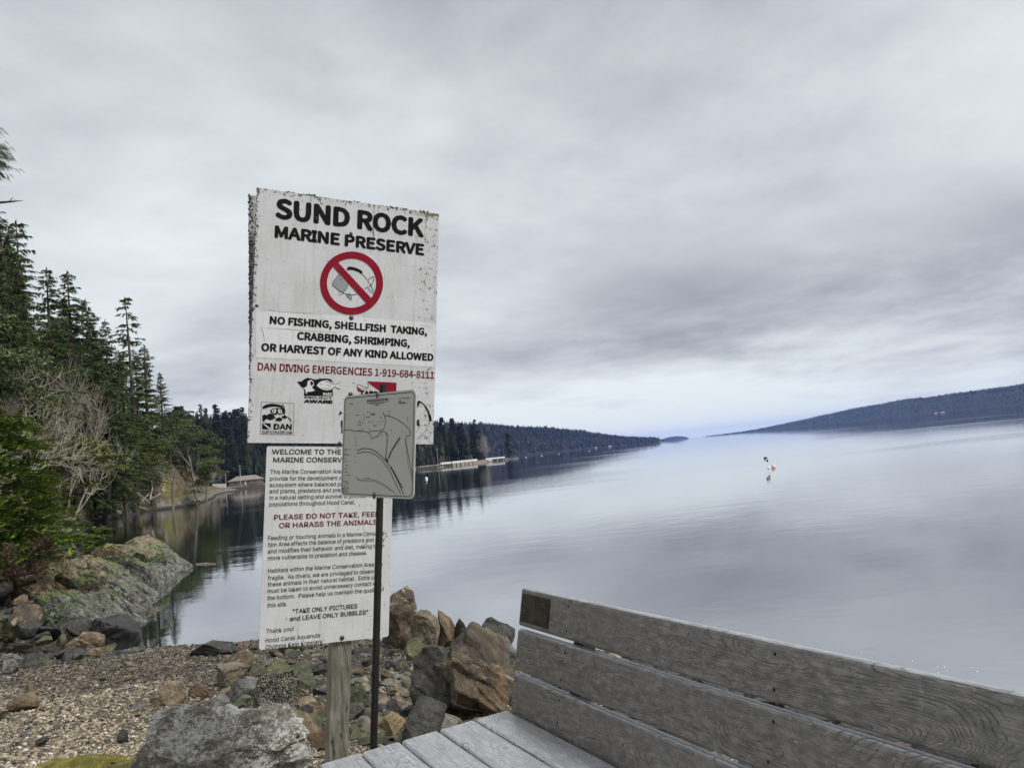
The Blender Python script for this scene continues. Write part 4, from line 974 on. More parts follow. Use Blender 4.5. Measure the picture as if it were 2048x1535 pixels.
# ------------------------------------------------------------------ signs
def solve_panel(corners, width):
    """rays through the four corners of a flat rectangle + its real width give its place in space"""
    rr = [ray(*c) for c in corners]
    A = np.array([rr[0], -rr[1], rr[2], -rr[3]]).T
    n = np.linalg.svd(A)[2][-1]; n = n / n[0]
    P = [n[i] * rr[i] for i in range(4)]
    u = P[1] - P[0]; k = width / np.linalg.norm(u); O = EYE + P[0] * k
    u = u / np.linalg.norm(u); v = P[3] - P[0]; h = np.linalg.norm(v) * k; v = v / np.linalg.norm(v)
    nrm = np.cross(u, v); nrm /= np.linalg.norm(nrm); v = np.cross(nrm, u)
    if np.dot(nrm, EYE - O) < 0: nrm = -nrm
    return O, u, v, nrm, width, h
class Panel:
    def __init__(s, O, u, v, n, w, h): s.O, s.u, s.v, s.n, s.w, s.h = O, u, v, n, w, h
    def uv(s, px, py):
        r = ray(px, py); k = np.dot(s.O - EYE, s.n) / np.dot(r, s.n); d = EYE + r * k - s.O
        return np.array([d @ s.u, d @ s.v])
    def p(s, a, b, off=0.0): return s.O + s.u * a + s.v * b + s.n * off
    def plate(s, mbx, a0, a1, b0, b1, thick, back=0.0, rad=0.0, uvs=True):
        """a board: front face at -back, rounded corners of radius rad"""
        if rad:
            pts = []
            for cx_, cy_, t0 in ((a1 - rad, b0 + rad, -90), (a1 - rad, b1 - rad, 0), (a0 + rad, b1 - rad, 90), (a0 + rad, b0 + rad, 180)):
                for i in range(7): t = math.radians(t0 + 15 * i); pts.append((cx_ + rad * math.cos(t), cy_ + rad * math.sin(t)))
        else: pts = [(a0, b0), (a1, b0), (a1, b1), (a0, b1)]
        n = len(pts); V = [s.p(a, b, -back) for a, b in pts] + [s.p(a, b, -back - thick) for a, b in pts]
        F = [tuple(range(n))[::-1], tuple(range(n, 2 * n))] + [(i, (i + 1) % n, n + (i + 1) % n, n + i) for i in range(n)]
        mbx.add(V, F, [(a, b) for a, b in pts] * 2)
    def poly(s, mbx, pts, off=0.0012, pix=True):
        q = [s.uv(*p) if pix else np.array(p) for p in pts]
        tri = tessellate_polygon([[Vector((a, b, 0)) for a, b in q]])
        mbx.add([s.p(a, b, off) for a, b in q], [tuple(t) for t in tri], q)
    def stroke(s, mbx, pts, wpx, off=0.0014, closed=False, pix=True, taper=False):
        q = np.array([s.uv(*p) if pix else p for p in pts]); wd = wpx if not pix else wpx * s.w / s.pw
        if closed: q = np.vstack([q, q[:1]])
        n = len(q); L = []; Rr = []
        for i in range(n):
            d = q[min(i + 1, n - 1)] - q[max(i - 1, 0)]
            if closed and i in (0, n - 1): d = q[1] - q[n - 2]
            d = d / (np.linalg.norm(d) + 1e-12); pn = np.array([-d[1], d[0]]); ww = wd / 2 * (1 if not taper else math.sin(math.pi * (i + .4) / (n - .2)))
            L.append(q[i] + pn * ww); Rr.append(q[i] - pn * ww)
        V = L + Rr; mbx.add([s.p(a, b, off) for a, b in V], [(i, i + 1, n + i + 1, n + i) for i in range(n - 1)], V)
    def text(s, mbx, body, left, right, cap_px, bold=0.0, prefix=None, serif_i=False, off=0.0013, face='sans'):
        """left/right: picture points at the two ends of the baseline; cap_px capital height in picture pixels.
        bold thickens the strokes by laying shifted copies of the print a hair apart"""
        a0, b0 = s.uv(*left); a1, b1 = s.uv(*right); cap = s.uv(left[0], left[1])[1] - s.uv(left[0], left[1] - cap_px)[1]
        V, F = glyphs(body, face); pv = glyphs(prefix, face)[0] if prefix else V; CH = caph(face)
        x0, x1 = V[:, 0].min() - bold, pv[:, 0].max() + bold; kx = (a1 - a0) / (x1 - x0); ky = cap / (CH + 2 * bold)
        b = b0 + (b1 - b0) * 0.5
        sh = [(0, 0)] + ([(bold * math.cos(t), bold * math.sin(t)) for t in np.arange(0, 6.2, math.pi / 4)] if bold else [])
        for i, (ex, ey) in enumerate(sh):
            q = np.stack([a0 + (V[:, 0] + ex - x0) * kx, b - (V[:, 1] + ey + bold) * ky], -1)
            mbx.add([s.p(a, c, off + i * 2e-5) for a, c in q], F, q)
        if serif_i:
            w0 = glyphs('I', face)[0]; st_ = w0[:, 0].max() - w0[:, 0].min()
            for i, ch in enumerate(body):
                if ch != 'I': continue
                xr = glyphs(body[:i + 1], face)[0][:, 0].max(); xl = xr - st_; e = 0.03 + bold * .4; th = .05 + 1.6 * bold
                for yb in (-bold, CH + bold - th):
                    z = [(xl - e, yb), (xr + e, yb), (xr + e, yb + th), (xl - e, yb + th)]
                    z = [(a0 + (x - x0) * kx, b - (y + bold) * ky) for x, y in z]
                    mbx.add([s.p(a, c, off + 2.2e-4) for a, c in z], [(0, 1, 2, 3)], z)
_GC = {}
def _font(fn):      # faces that ship inside Blender; its built-in face otherwise
    try: return bpy.data.fonts.load(bpy.utils.resource_path('LOCAL') + '/datafiles/fonts/' + fn)
    except Exception: return None
FONTS = {'sans': _font('Inter.woff2'), 'human': _font('Noto Sans CJK Regular.woff2')}
def glyphs(body, face='sans'):
    key = (body, face)
    if key in _GC: return _GC[key]
    cu = bpy.data.curves.new('lettering', 'FONT'); cu.body = body; cu.resolution_u = 3; cu.fill_mode = 'FRONT'
    if FONTS[face]: cu.font = FONTS[face]
    o = bpy.data.objects.new('lettering', cu); me = o.to_mesh()
    V = np.array([v.co[:2] for v in me.vertices]); F = [tuple(p.vertices) for p in me.polygons]
    o.to_mesh_clear(); bpy.data.objects.remove(o); bpy.data.curves.remove(cu)
    _GC[key] = (V, F); return V, F
def caph(face): h = glyphs('H', face)[0]; return h[:, 1].max() - h[:, 1].min()

def sign_paint(name, base, w_, h_, edge=1.0, specks=1.0):
    """old white paint: grime, lichen specks crowding the right and top edges, chipped rim"""
    def fn(t, bs, oc, uv, out):
        u, v_, _ = t.sep(uv)
        n = t.noise(uv, 5.0, 6, 0.65); n2 = t.noise(uv, 42.0, 5, 0.7); n3 = t.noise(uv, 120.0, 4, 0.6)
        c = t.mix(t.ramp(n, [(0.35, 0.0), (0.7, 1.0)]), base, tuple(b * 0.84 for b in (base[0], base[1], base[2] * .97)))
        run = t.noise(t.comb(t.math('MULTIPLY', u, 45.0), t.math('MULTIPLY', v_, 3.0), 0.0), 1.0, 4, 0.6)
        c = t.mix(t.ramp(run, [(0.52, 0.0), (0.72, 0.42)]), c, tuple(b * k_ for b, k_ in zip(base, (.60, .58, .52))))
        er = t.n('ShaderNodeMapRange', {'interpolation_type': 'SMOOTHSTEP'}, Value=u, i1=w_ * .80, i2=w_ * .97).outputs[0]
        et = t.n('ShaderNodeMapRange', {'interpolation_type': 'SMOOTHSTEP'}, Value=v_, i1=.05, i2=0.0).outputs[0]
        el = t.n('ShaderNodeMapRange', {'interpolation_type': 'SMOOTHSTEP'}, Value=u, i1=.025, i2=0.0).outputs[0]
        e = t.math('MULTIPLY', t.math('ADD', t.math('ADD', t.math('MULTIPLY', er, .5), t.math('MULTIPLY', et, .9)), t.math('MULTIPLY', el, .9)), edge)
        sp = t.math('ADD', n2, t.math('ADD', t.math('MULTIPLY', e, 0.15), t.math('MULTIPLY', t.math('SUBTRACT', n, .5), .16)))
        c = t.mix(t.ramp(sp, [(0.655 - .02 * specks, 0.0), (0.70, 0.92)]), c, (0.035, 0.035, 0.028))
        c = t.mix(t.ramp(t.math('ADD', n3, t.math('MULTIPLY', e, .10)), [(0.63, 0.0), (0.70, 0.6)]), c, (0.12, 0.115, 0.08))
        yl = t.math('MULTIPLY', t.math('MULTIPLY', er, et), t.ramp(n, [(.4, 0.0), (.6, .9)]))
        c = t.mix(yl, c, (0.30, 0.28, 0.12))
        t.set(bs.inputs['Base Color'], c); bs.inputs['Roughness'].default_value = 0.55; bs.inputs['Specular IOR Level'].default_value = 0.35
        bump(t, bs, n2, 0.15, 0.004)
    return mat(name, fn)
def ink(name, col, wear=0.25):
    def fn(t, bs, oc, uv, out):
        n = t.noise(uv, 30.0, 6, 0.7)
        t.set(bs.inputs['Base Color'], t.mix(t.ramp(n, [(.58, 0.0), (.8, wear)]), col, (0.3, 0.3, 0.28)))
        bs.inputs['Roughness'].default_value = 0.85; bs.inputs['Specular IOR Level'].default_value = 0.1
    return mat(name, fn)
M_SIGN1 = sign_paint('old_white_paint', (0.68, 0.69, 0.70), 0.914, 1.21)
M_SIGN2 = sign_paint('white_notice_paint', (0.74, 0.75, 0.75), 0.61, 0.92, .35, .4)
M_STICK = sign_paint('white_sticker', (0.80, 0.80, 0.82), 0.9, .25, 0.2, -.2)
M_REAR = plain('weathered_board_edge', (0.42, 0.42, 0.41), 0.9, 0, .7, 50.0, .3)
M_INK = ink('black_ink', (0.012, 0.012, 0.013)); M_RED = ink('red_ink', (0.27, 0.012, 0.028)); M_DKRED = ink('dark_red_ink', (0.17, 0.010, 0.014))
M_INKGREY = ink('faded_ink', (0.05, 0.05, 0.055)); M_WHITEINK = ink('white_ink', (0.72, 0.72, 0.71)); M_GREYINK = ink('grey_ink', (0.32, 0.33, 0.34))
M_BOLT = plain('bolt_steel', (0.10, 0.10, 0.10), 0.5, 0.7)
def _post(t, bs, oc, uv, out):
    x, y, z = t.sep(oc)
    g = t.noise(t.comb(t.math('MULTIPLY', x, 60.0), t.math('MULTIPLY', y, 60.0), t.math('MULTIPLY', z, 4.0)), 1.0, 6, 0.65, .3)
    n = t.noise(oc, 7.0, 6, 0.6)
    ck = t.noise(t.comb(t.math('MULTIPLY', x, 45.0), t.math('MULTIPLY', y, 45.0), t.math('MULTIPLY', z, 10.0)), 1.0, 2, 0.5)
    c = t.ramp(g, [(.3, (.075, .068, .05)), (.5, (.19, .18, .145)), (.7, (.33, .315, .26))])
    c = t.mix(t.ramp(n, [(.5, 0.0), (.7, .5)]), c, (.12, .125, .06))
    c = t.mix(t.ramp(ck, [(.63, 0.0), (.68, .85)]), c, (.03, .025, .02))
    t.set(bs.inputs['Base Color'], c); bs.inputs['Roughness'].default_value = .9; bump(t, bs, g, .6, .006)
M_POST = mat('weathered_post', _post)
M_POLE = plain('rusty_dark_metal', (0.009, 0.007, 0.006), 0.7, 0.1, .5, 30.0, .2)
def _map(t, bs, oc, uv, out):
    n = t.noise(uv, 4.0, 4, 0.5)
    t.set(bs.inputs['Base Color'], t.mix(n, (0.46, 0.46, 0.41), (0.52, 0.52, 0.47))); bs.inputs['Roughness'].default_value = .45
M_MAP = mat('grey_map_sheet', _map)

def build_notice():
    U = Panel(*solve_panel([(515, 375), (878, 428), (873, 888), (503, 885)], 0.914)); U.pw = 366.0
    Lw = Panel(*solve_panel([(530, 893), (782, 892), (784, 1272), (523, 1300)], 0.61)); Lw.pw = 258.0
    # hang the lower panel on the same plane as the upper one
    Lw = Panel(U.O, U.u, U.v, U.n, 0.61, 0.92)
    c = np.array([U.uv(530, 893), U.uv(783, 892), U.uv(784, 1272), U.uv(523, 1300)])
    la0, la1, lb0, lb1 = c[[0, 3], 0].mean(), c[[1, 2], 0].mean(), c[:2, 1].mean(), c[2:, 1].mean()
    U.pw = 366.0; k = U.uv(700, 640); up_px = U.w / 366.0
    pa0, pa1 = U.uv(664, 1340)[0], U.uv(704, 1340)[0]
    pw_ = pa1 - pa0
    # post foot on the ground
    b = 1.2
    while True:
        P = U.p((pa0 + pa1) / 2, b, -.05)
        if P[2] < gz(P[0], P[1]) or b > 3.5: break
        b += .02
    foot = U.p((pa0 + pa1) / 2, b, -.05)
    root = empty('notice_sign', foot, 'tall weathered white marine preserve sign of two panels on a wooden post', 'sign')
    m = MB(); m.add(*box(U.p(pa0, .06, -.020), U.u * pw_, U.v * (b + .5 - .06), -U.n * .092)); post = m.build('post', M_POST, root)
    bv = post.modifiers.new('bevel', 'BEVEL'); bv.width = .005; bv.segments = 2
    m = MB(); U.plate(m, 0, U.w, 0, U.h, .018); pan = m.build('warning_panel', M_SIGN1, root)
    RP = Panel(U.O - U.n * .114, U.u, U.v, U.n, U.w, U.h); ra, rb0, rb1 = RP.uv(499, 640)[0], RP.uv(499, 389)[1], RP.uv(502, 884)[1]
    m = MB(); rt_, rbm = RP.uv(498, 389)[0], RP.uv(500, 884)[0]; cs = [(rt_, rb0), (rt_ + U.w - .02, rb0 + .01), (rbm + U.w - .02, rb1), (rbm, rb1)]
    m.add([RP.p(a, b2) for a, b2 in cs] + [RP.p(a, b2, -.019) for a, b2 in cs], [(3, 2, 1, 0), (4, 5, 6, 7)] + [(i, (i + 1) % 4, 4 + (i + 1) % 4, 4 + i) for i in range(4)]); rear = m.build('rear_panel', M_REAR, root); rear['label'] = 'dark lichen crusted board on the back of the post'
    # crust of lichen on the exposed left edges
    m = MB(); rr = np.random.default_rng(8)
    for i in range(300):
        bb = rr.random() ** 1.3 * U.h * .75; q = RP.p(rt_ + (rbm - rt_) * bb / U.h + rr.random() ** 2.5 * .022 - .002, rb0 + bb, .001) if rr.random() < .72 else U.p(-.001, bb, -rr.random() * .016); s_ = rr.uniform(.0012, .0042)
        V, F = ball(q, s_, 5, 3); m.add(V + rr.normal(size=(len(V), 3)) * s_ * .35, F)
    for i in range(150):
        a = (rr.choice([.16, .27, .52, .68, .74, .8, .9], p=[.06, .2, .14, .2, .2, .1, .1]) + rr.normal() * .025) * U.w; q = U.p(a, rr.normal() * .002, -rr.random() * .016); s_ = rr.uniform(.0015, .005)
        V, F = ball(q, s_, 5, 3); m.add(V + rr.normal(size=(len(V), 3)) * s_ * .35, F)
    m.build('lichen', plain('black_lichen', (0.035, 0.035, 0.028), 0.95, 0, .5, 60), pan)
    # lettering
    k = MB()
    U.text(k, 'SUND ROCK', (550, 436.5), (847.5, 475.2), 41, .019, face='human')
    U.text(k, 'MARINE PRESERVE', (549, 474), (848, 512.5), 25.2, .019, serif_i=True, face='human')
    k.build('heading_lettering', M_INK, pan)
    stk = MB(); q = [U.uv(511.5, 620.5), U.uv(875.3, 643.5), U.uv(874.7, 731), U.uv(511.5, 718)]
    U.poly(stk, [(max(.004, q[0][0]), (q[0][1] + q[1][1]) / 2), (U.w - .003, (q[0][1] + q[1][1]) / 2), (U.w - .003, (q[2][1] + q[3][1]) / 2), (max(.004, q[3][0]), (q[2][1] + q[3][1]) / 2)], .0008, False)
    st = stk.build('sticker', M_STICK, root); st['label'] = 'newer white sticker strip with the ban on fishing'
    k = MB()
    U.text(k, 'NO FISHING, SHELLFISH  TAKING,', (539, 650.2), (854, 667.7), 15.8, .017, serif_i=True, face='human', off=.0022)
    U.text(k, 'CRABBING, SHRIMPING,', (593.8, 681.4), (819.4, 691.7), 16, .017, serif_i=True, face='human', off=.0022)
    U.text(k, 'OR HARVEST OF ANY KIND ALLOWED', (522, 704.6), (866.6, 719), 16.2, .017, serif_i=True, face='human', off=.0022)
    k.build('ban_lettering', M_INK, st)
    # creases of the sticker
    k = MB()
    U.stroke(k, [(522, 655), (545, 656), (575, 658), (620, 662), (672, 664), (690, 661)], .5, .0022, taper=True)
    U.stroke(k, [(522, 655), (527, 668), (530, 684)], .6, .0022, taper=True); U.stroke(k, [(512, 620), (540, 620), (560, 623), (610, 626), (645, 629)], .6, .0022, taper=True)
    U.stroke(k, [(840, 650), (855, 652), (862, 655), (858, 662)], .4, .0022); U.stroke(k, [(748, 411), (748, 428), (746, 450), (747, 470), (744, 490), (742, 508)], .9, .0022, taper=True)
    U.stroke(k, [(733, 459), (742, 463), (748, 466), (748, 474)], .9, .0022, taper=True)
    k.build('cracks', M_INKGREY, pan)
    k = MB(); U.text(k, 'DAN DIVING EMERGENCIES 1-919-684-8111', (515.3, 737.8), (867.6, 759), 15.6, .007, serif_i=True, face='human'); k.build('emergency_lettering', M_DKRED, pan)
    # no-fishing roundel
    c0 = (703, 566); N = 56
    ring = MB()
    for i in range(N):
        a, b2 = 2 * math.pi * i / N, 2 * math.pi * (i + 1) / N
        U.poly(ring, [(c0[0] + R_ * math.cos(t_), c0[1] + R_ * math.sin(t_)) for R_, t_ in ((63, a), (63, b2), (49.3, b2), (49.3, a))], .0020)
    U.poly(ring, [(664.5, 531.5), (674, 522.5), (745, 599), (735, 608.5)], .0024)
    sym = ring.build('prohibition_ring', M_RED, pan)
    f = lambda x, y: (480 + x / 4.876, 350 + y / 4.876)
    fish = MB(); sk = lambda pts, w_=.9: U.stroke(fish, [f(*p) for p in pts], w_, .0014)
    sk([(978, 965), (950, 985), (930, 1015), (905, 1045), (898, 1052), (915, 1062), (900, 1070), (905, 1082), (925, 1090), (950, 1115), (975, 1135), (1010, 1150), (1050, 1165), (1095, 1170), (1140, 1160)], 1.1)
    sk([(1045, 925), (1100, 918), (1150, 940), (1190, 965), (1225, 1000), (1245, 1030), (1270, 1005), (1300, 988), (1306, 1000), (1300, 1035), (1280, 1068), (1270, 1072), (1285, 1095), (1300, 1130), (1305, 1160), (1280, 1140), (1255, 1110), (1245, 1090), (1215, 1110)], 1.1)
    sk([(1245, 1030), (1262, 1055), (1272, 1070)], .8); sk([(1255, 1090), (1275, 1080), (1290, 1070)], .7)
    sk([(990, 965), (1035, 1010), (1052, 1055), (1045, 1100), (1020, 1130), (995, 1145)], .8)
    sk([(1035, 1165), (1050, 1190), (1085, 1222), (1088, 1200), (1080, 1170), (1062, 1150)], .9); sk([(970, 1140), (962, 1178), (985, 1165), (1010, 1152)], .7)
    U.poly(fish, [f(*p) for p in [(1040, 925), (1050, 897), (1075, 892), (1130, 903), (1180, 928), (1195, 945), (1190, 962), (1160, 945), (1110, 928), (1060, 922)]], .0014)
    U.poly(fish, [f(980 + 6 * math.cos(t_), 1015 + 6 * math.sin(t_)) for t_ in np.linspace(0, 6, 9)], .0016)
    fo = fish.build('fish_drawing', M_INK, pan)
    gf = MB(); U.poly(gf, [f(*p) for p in [(978, 968), (1030, 1010), (1050, 1055), (1043, 1100), (1020, 1128), (995, 1142), (960, 1120), (925, 1088), (908, 1060), (935, 1018)]], .0011)
    U.poly(gf, [f(*p) for p in [(1035, 1165), (1050, 1190), (1085, 1220), (1086, 1190), (1062, 1152)]], .0011); gf.build('fish_shading', M_GREYINK, pan)
    # sponsors' marks
    g = lambda x, y: (480 + x / 4.876, 600 + y / 4.876)
    def P_(mb_, pts, off=.0014): U.poly(mb_, [g(*p) for p in pts], off)
    def S_(mb_, pts, w_, off=.0016, closed=False, taper=False): U.stroke(mb_, [g(*p) for p in pts], w_, off, closed, True, taper)
    k = MB(); wk = MB()
    S_(k, [(208, 992), (527, 1005), (520, 1310), (197, 1305)], .8, closed=True)
    P_(k, [(218, 1060), (222, 1035), (250, 1018), (300, 1008), (350, 1012), (400, 1022), (430, 1060), (437, 1100), (425, 1120), (418, 1075), (395, 1045), (340, 1035), (290, 1040), (240, 1055)])
    S_(k, [(410, 1012), (428, 1040), (438, 1080), (432, 1115)], 1.6)
    P_(k, [(296, 1070), (320, 1055), (365, 1050), (415, 1058), (425, 1085), (410, 1112), (385, 1118), (368, 1100), (355, 1118), (325, 1112), (300, 1095)])
    P_(wk, [(308, 1072), (325, 1063), (352, 1062), (352, 1085), (340, 1103), (320, 1098)], .0018); P_(wk, [(372, 1062), (402, 1066), (412, 1085), (400, 1105), (382, 1103), (370, 1085)], .0018)
    P_(k, [(320, 1075), (330, 1068), (338, 1085), (330, 1095)], .0021); P_(k, [(385, 1072), (398, 1075), (398, 1092), (386, 1088)], .0021)
    P_(k, [(218, 1120), (240, 1118), (262, 1130), (248, 1150), (240, 1180), (218, 1180)])
    for fx, fy, s_ in ((300, 1140, 1.0), (385, 1163, .62), (438, 1140, .5)):
        P_(k, [(fx - 55 * s_, fy - 5 * s_), (fx - 70 * s_, fy - 30 * s_), (fx - 40 * s_, fy - 18 * s_), (fx - 10 * s_, fy - 38 * s_), (fx + 25 * s_, fy - 25 * s_), (fx + 45 * s_, fy), (fx + 25 * s_, fy + 20 * s_), (fx - 5 * s_, fy + 30 * s_), (fx - 40 * s_, fy + 15 * s_), (fx - 72 * s_, fy + 38 * s_)])
    S_(k, [(455, 1135), (480, 1150), (495, 1170), (500, 1185)], 2.0, taper=True)
    P_(k, [(216, 1196), (300, 1200), (300, 1258), (216, 1256)]); P_(wk, [(222, 1205), (238, 1205), (298, 1250), (298, 1258), (285, 1256)], .0018)
    U.text(k, 'DAN', g(326, 1259), g(504, 1262), 11.6, .03); U.text(k, 'SPONSOR', g(212, 1300), g(508, 1303), 6.0, .004)
    k.build('badge', M_INK, pan); wk.build('badge_detail', M_WHITEINK, pan); k = MB(); wk = MB()
    # flag emblem with diver and fish
    P_(k, [(555, 793), (600, 792), (625, 770), (655, 757), (690, 762), (735, 775), (775, 765), (830, 763), (880, 768), (900, 785), (905, 935), (625, 930), (627, 870), (590, 835)])
    P_(wk, [(660, 790), (690, 775), (715, 790), (720, 830), (700, 850), (730, 880), (700, 890), (650, 895), (655, 915), (640, 905), (637, 870), (612, 855), (640, 848), (655, 830)], .0018)
    P_(k, [(685, 790), (706, 792), (714, 815), (700, 838), (686, 820)], .0021)
    P_(wk, [(745, 830), (770, 800), (800, 783), (850, 778), (890, 795), (930, 825), (955, 808), (975, 812), (962, 838), (975, 865), (950, 858), (925, 842), (890, 870), (850, 880), (800, 870), (768, 850)], .0018)
    S_(k, [(745, 830), (770, 800), (800, 783), (850, 778), (890, 795), (930, 825), (975, 806)], .8, .0021); S_(k, [(975, 868), (925, 842), (890, 868)], .7, .0021)
    S_(k, [(840, 830), (865, 828), (880, 842), (858, 870), (830, 862)], .8, .0021); S_(k, [(790, 850), (815, 862), (840, 858)], .6, .0021); S_(k, [(830, 790), (880, 805), (905, 825)], 1.4, .0021, taper=True)
    P_(k, [(785, 815), (793, 812), (796, 822), (788, 824)], .0021)
    U.text(wk, 'PADI', g(810, 930), g(893, 932), 6.0, .03, off=.0018)
    U.text(k, 'PROJECT', g(628, 960), g(898, 963), 4.2, .02); U.text(k, 'AWARE', g(621, 1002), g(903, 1006), 6.8, .05)
    k.build('emblem', M_INK, pan); wk.build('emblem_detail', M_WHITEINK, pan); k = MB()
    # flag emblem behind the map and round club seal
    rk = MB()
    P_(rk, [(1240, 790), (1526, 804), (1522, 905), (1370, 890), (1330, 862), (1290, 835)]); P_(rk, [(1135, 835), (1190, 880), (1152, 892)])
    S_(k, [(1135, 830), (1160, 822), (1200, 840), (1240, 850), (1258, 830), (1245, 810), (1255, 800)], .8); S_(k, [(1160, 858), (1210, 868), (1260, 852)], .6)
    U.text(k, 'TABS', g(1165, 925), g(1345, 932), 9.5, .05)
    k.build('flag_lettering', M_INK, pan); k = MB()
    P_(k, [(1730, 985), (1745, 978), (1775, 992), (1750, 1005), (1738, 1040), (1728, 1048)])
    arc = [(1745, 983), (1775, 1000), (1805, 1032), (1830, 1075), (1845, 1115), (1855, 1150), (1857, 1178)]; n = len(arc)
    S_(k, arc[:3], 2.2); S_(k, arc[2:5], 3.6); S_(k, arc[4:], 5.4)
    P_(k, [(1726, 1170), (1745, 1165), (1752, 1185), (1740, 1190), (1752, 1205), (1748, 1228), (1726, 1222)]); S_(k, [(1730, 1272), (1742, 1250), (1735, 1240)], .8)
    word = 'SSOCIATION'; cxy = np.array([1612, 1160.])
    for i, ch in enumerate(word):
        an = math.radians(57 - i * 5.9 * (1.0)); rad_ = 222 + i * 1.6
        c_ = cxy + rad_ * np.array([math.cos(an), math.sin(an)])
        Vg, Fg = glyphs(ch); ctr = np.array([(Vg[:, 0].min() + Vg[:, 0].max()) / 2, caph('sans') / 2]); L_ = (Vg - ctr) * [33, 42]
        tx = np.array([math.sin(an), -math.cos(an)]); ty = np.array([-math.cos(an), -math.sin(an)])
        pts = [g(*(c_ + tx * a + ty * bq)) for a, bq in L_]
        q_ = [U.uv(*p) for p in pts]; k.add([U.p(a, bq, .0014) for a, bq in q_], Fg, q_)
    P_(k, [(963, 1112), (975, 1098), (968, 1088), (985, 1082), (990, 1095), (1000, 1100), (985, 1108), (972, 1122)]); P_(k, [(984, 1180), (1000, 1165), (1000, 1300), (986, 1290), (990, 1250), (983, 1225)])
    k.build('club_seal', M_INK, pan); rk.build('dive_flag', M_RED, pan)
    # bolts
    for (x, y, r_) in ((513.8, 611, 3.2), (702.5, 635.3, 5.0), (701, 788, 4.6), (679, 886, 3.4), (702, 467, 3.6)):
        a, b2 = U.uv(x, y); m = MB(); rw = r_ * U.w / 366; V, F = ball((0, 0, 0), 1, 14, 8); V = np.array(V)
        m.add(U.p(a, b2, 0) + np.outer(V[:, 0], U.u) * rw + np.outer(V[:, 1], U.v) * rw + np.outer(V[:, 2], U.n) * rw * .45, F); m.build('bolt', M_BOLT, pan, smooth=True)
    # ---- lower panel
    m = MB(); U.plate(m, la0, la1, lb0, lb1, .008, back=.008, rad=.012); lp = m.build('notice_panel', M_SIGN2, root)
    k = MB(); OFF = -.008 + .0013
    def T_(mb_, body, l, r_, cap, bold=0, pre=None): U.text(mb_, body, l, r_, cap, bold, pre, off=OFF)
    T_(k, 'WELCOME TO THE SUND ROCK', (543.9, 909), (682.8, 907.4), 10.2, .016, 'WELCOME TO THE')
    T_(k, 'MARINE CONSERVATION', (546.6, 926), (685, 922.2), 10.2, .016, 'MARINE CONSERV')
    for body, l, r_, pre in [
        ('This Marine Conservation Area was', (540.8, 948.7), (682, 944.7), 'This Marine Conservation Are'), ('provide for the development of an', (540, 961.4), (675.8, 958.4), 'provide for the development'),
        ('ecosystem where balanced populat', (539.7, 974), (681, 971), 'ecosystem where balanced p'), ('and plants, predators and prey can', (539.4, 986.9), (681, 982.5), 'and plants, predators and pre'),
        ('in a natural setting and survive to provide', (539.4, 999.7), (708.3, 994.5), 'in a natural setting and survive to pr'), ('populations throughout Hood Canal.', (539, 1012.7), (710.6, 1007), None),
        ('Feeding or touching animals in a Marine Conserva-', (536.6, 1081.4), (774.6, 1067.9), None), ('tion Area affects the balance of predators and prey', (536.2, 1094.6), (770.4, 1080.2), None),
        ('and modifies their behavior and diet, making them', (535.9, 1107.8), (769, 1093), None), ('more vulnerable to predation and disease.', (535.9, 1120.6), (735, 1108.3), None),
        ('Habitats within the Marine Conservation Area are', (536.6, 1146.1), (765.8, 1130.3), None), ('fragile.  As divers, we are privileged to observe', (536.2, 1159.7), (744.7, 1146), 'fragile.  As divers, we are privileged to obser'),
        ('these animals in their natural habitat.  Extra care', (535.9, 1172.8), (761.9, 1156.7), None), ('must be taken to avoid unnecessary contact with', (535.2, 1186.6), (763.7, 1168.5), None),
        ('the bottom.  Please help us maintain the quality of', (534.8, 1200.6), (769, 1181.3), None), ('this site.', (534.8, 1214.2), (574.2, 1212), None),
        ('Thank you!', (532.5, 1266), (587.9, 1261.3), None), ('Hood Canal Aquanuts', (531.6, 1284), (641, 1274.5), None), ('Olympia Kelp Krawlers', (531.3, 1297.6), (645, 1286.8), None)]:
        T_(k, body, l, r_, 8.5, .004, pre)
    T_(k, '"TAKE ONLY PICTURES', (585.8, 1227), (715.3, 1215.9), 9.2, .016); T_(k, 'and LEAVE ONLY BUBBLES"', (580, 1242), (737, 1227.9), 9.2, .016)
    k.build('lettering', M_INKGREY, lp)
    k = MB(); T_(k, 'PLEASE DO NOT TAKE, FEED,', (548.3, 1039.6), (764.2, 1031.7), 10.2, .013); T_(k, 'OR HARASS THE ANIMALS', (558.5, 1056.3), (755.5, 1047.7), 10.4, .013); k.build('red_lettering', M_DKRED, lp)
    a, b2 = U.uv(684.8, 1275.5); m = MB(); V, F = ball((0, 0, 0), 1, 14, 8); V = np.array(V); rw = .012
    m.add(U.p(a, b2, -.008) + np.outer(V[:, 0], U.u) * rw + np.outer(V[:, 1], U.v) * rw + np.outer(V[:, 2], U.n) * rw * .45, F); m.build('bolt', M_BOLT, lp, smooth=True)
build_notice()

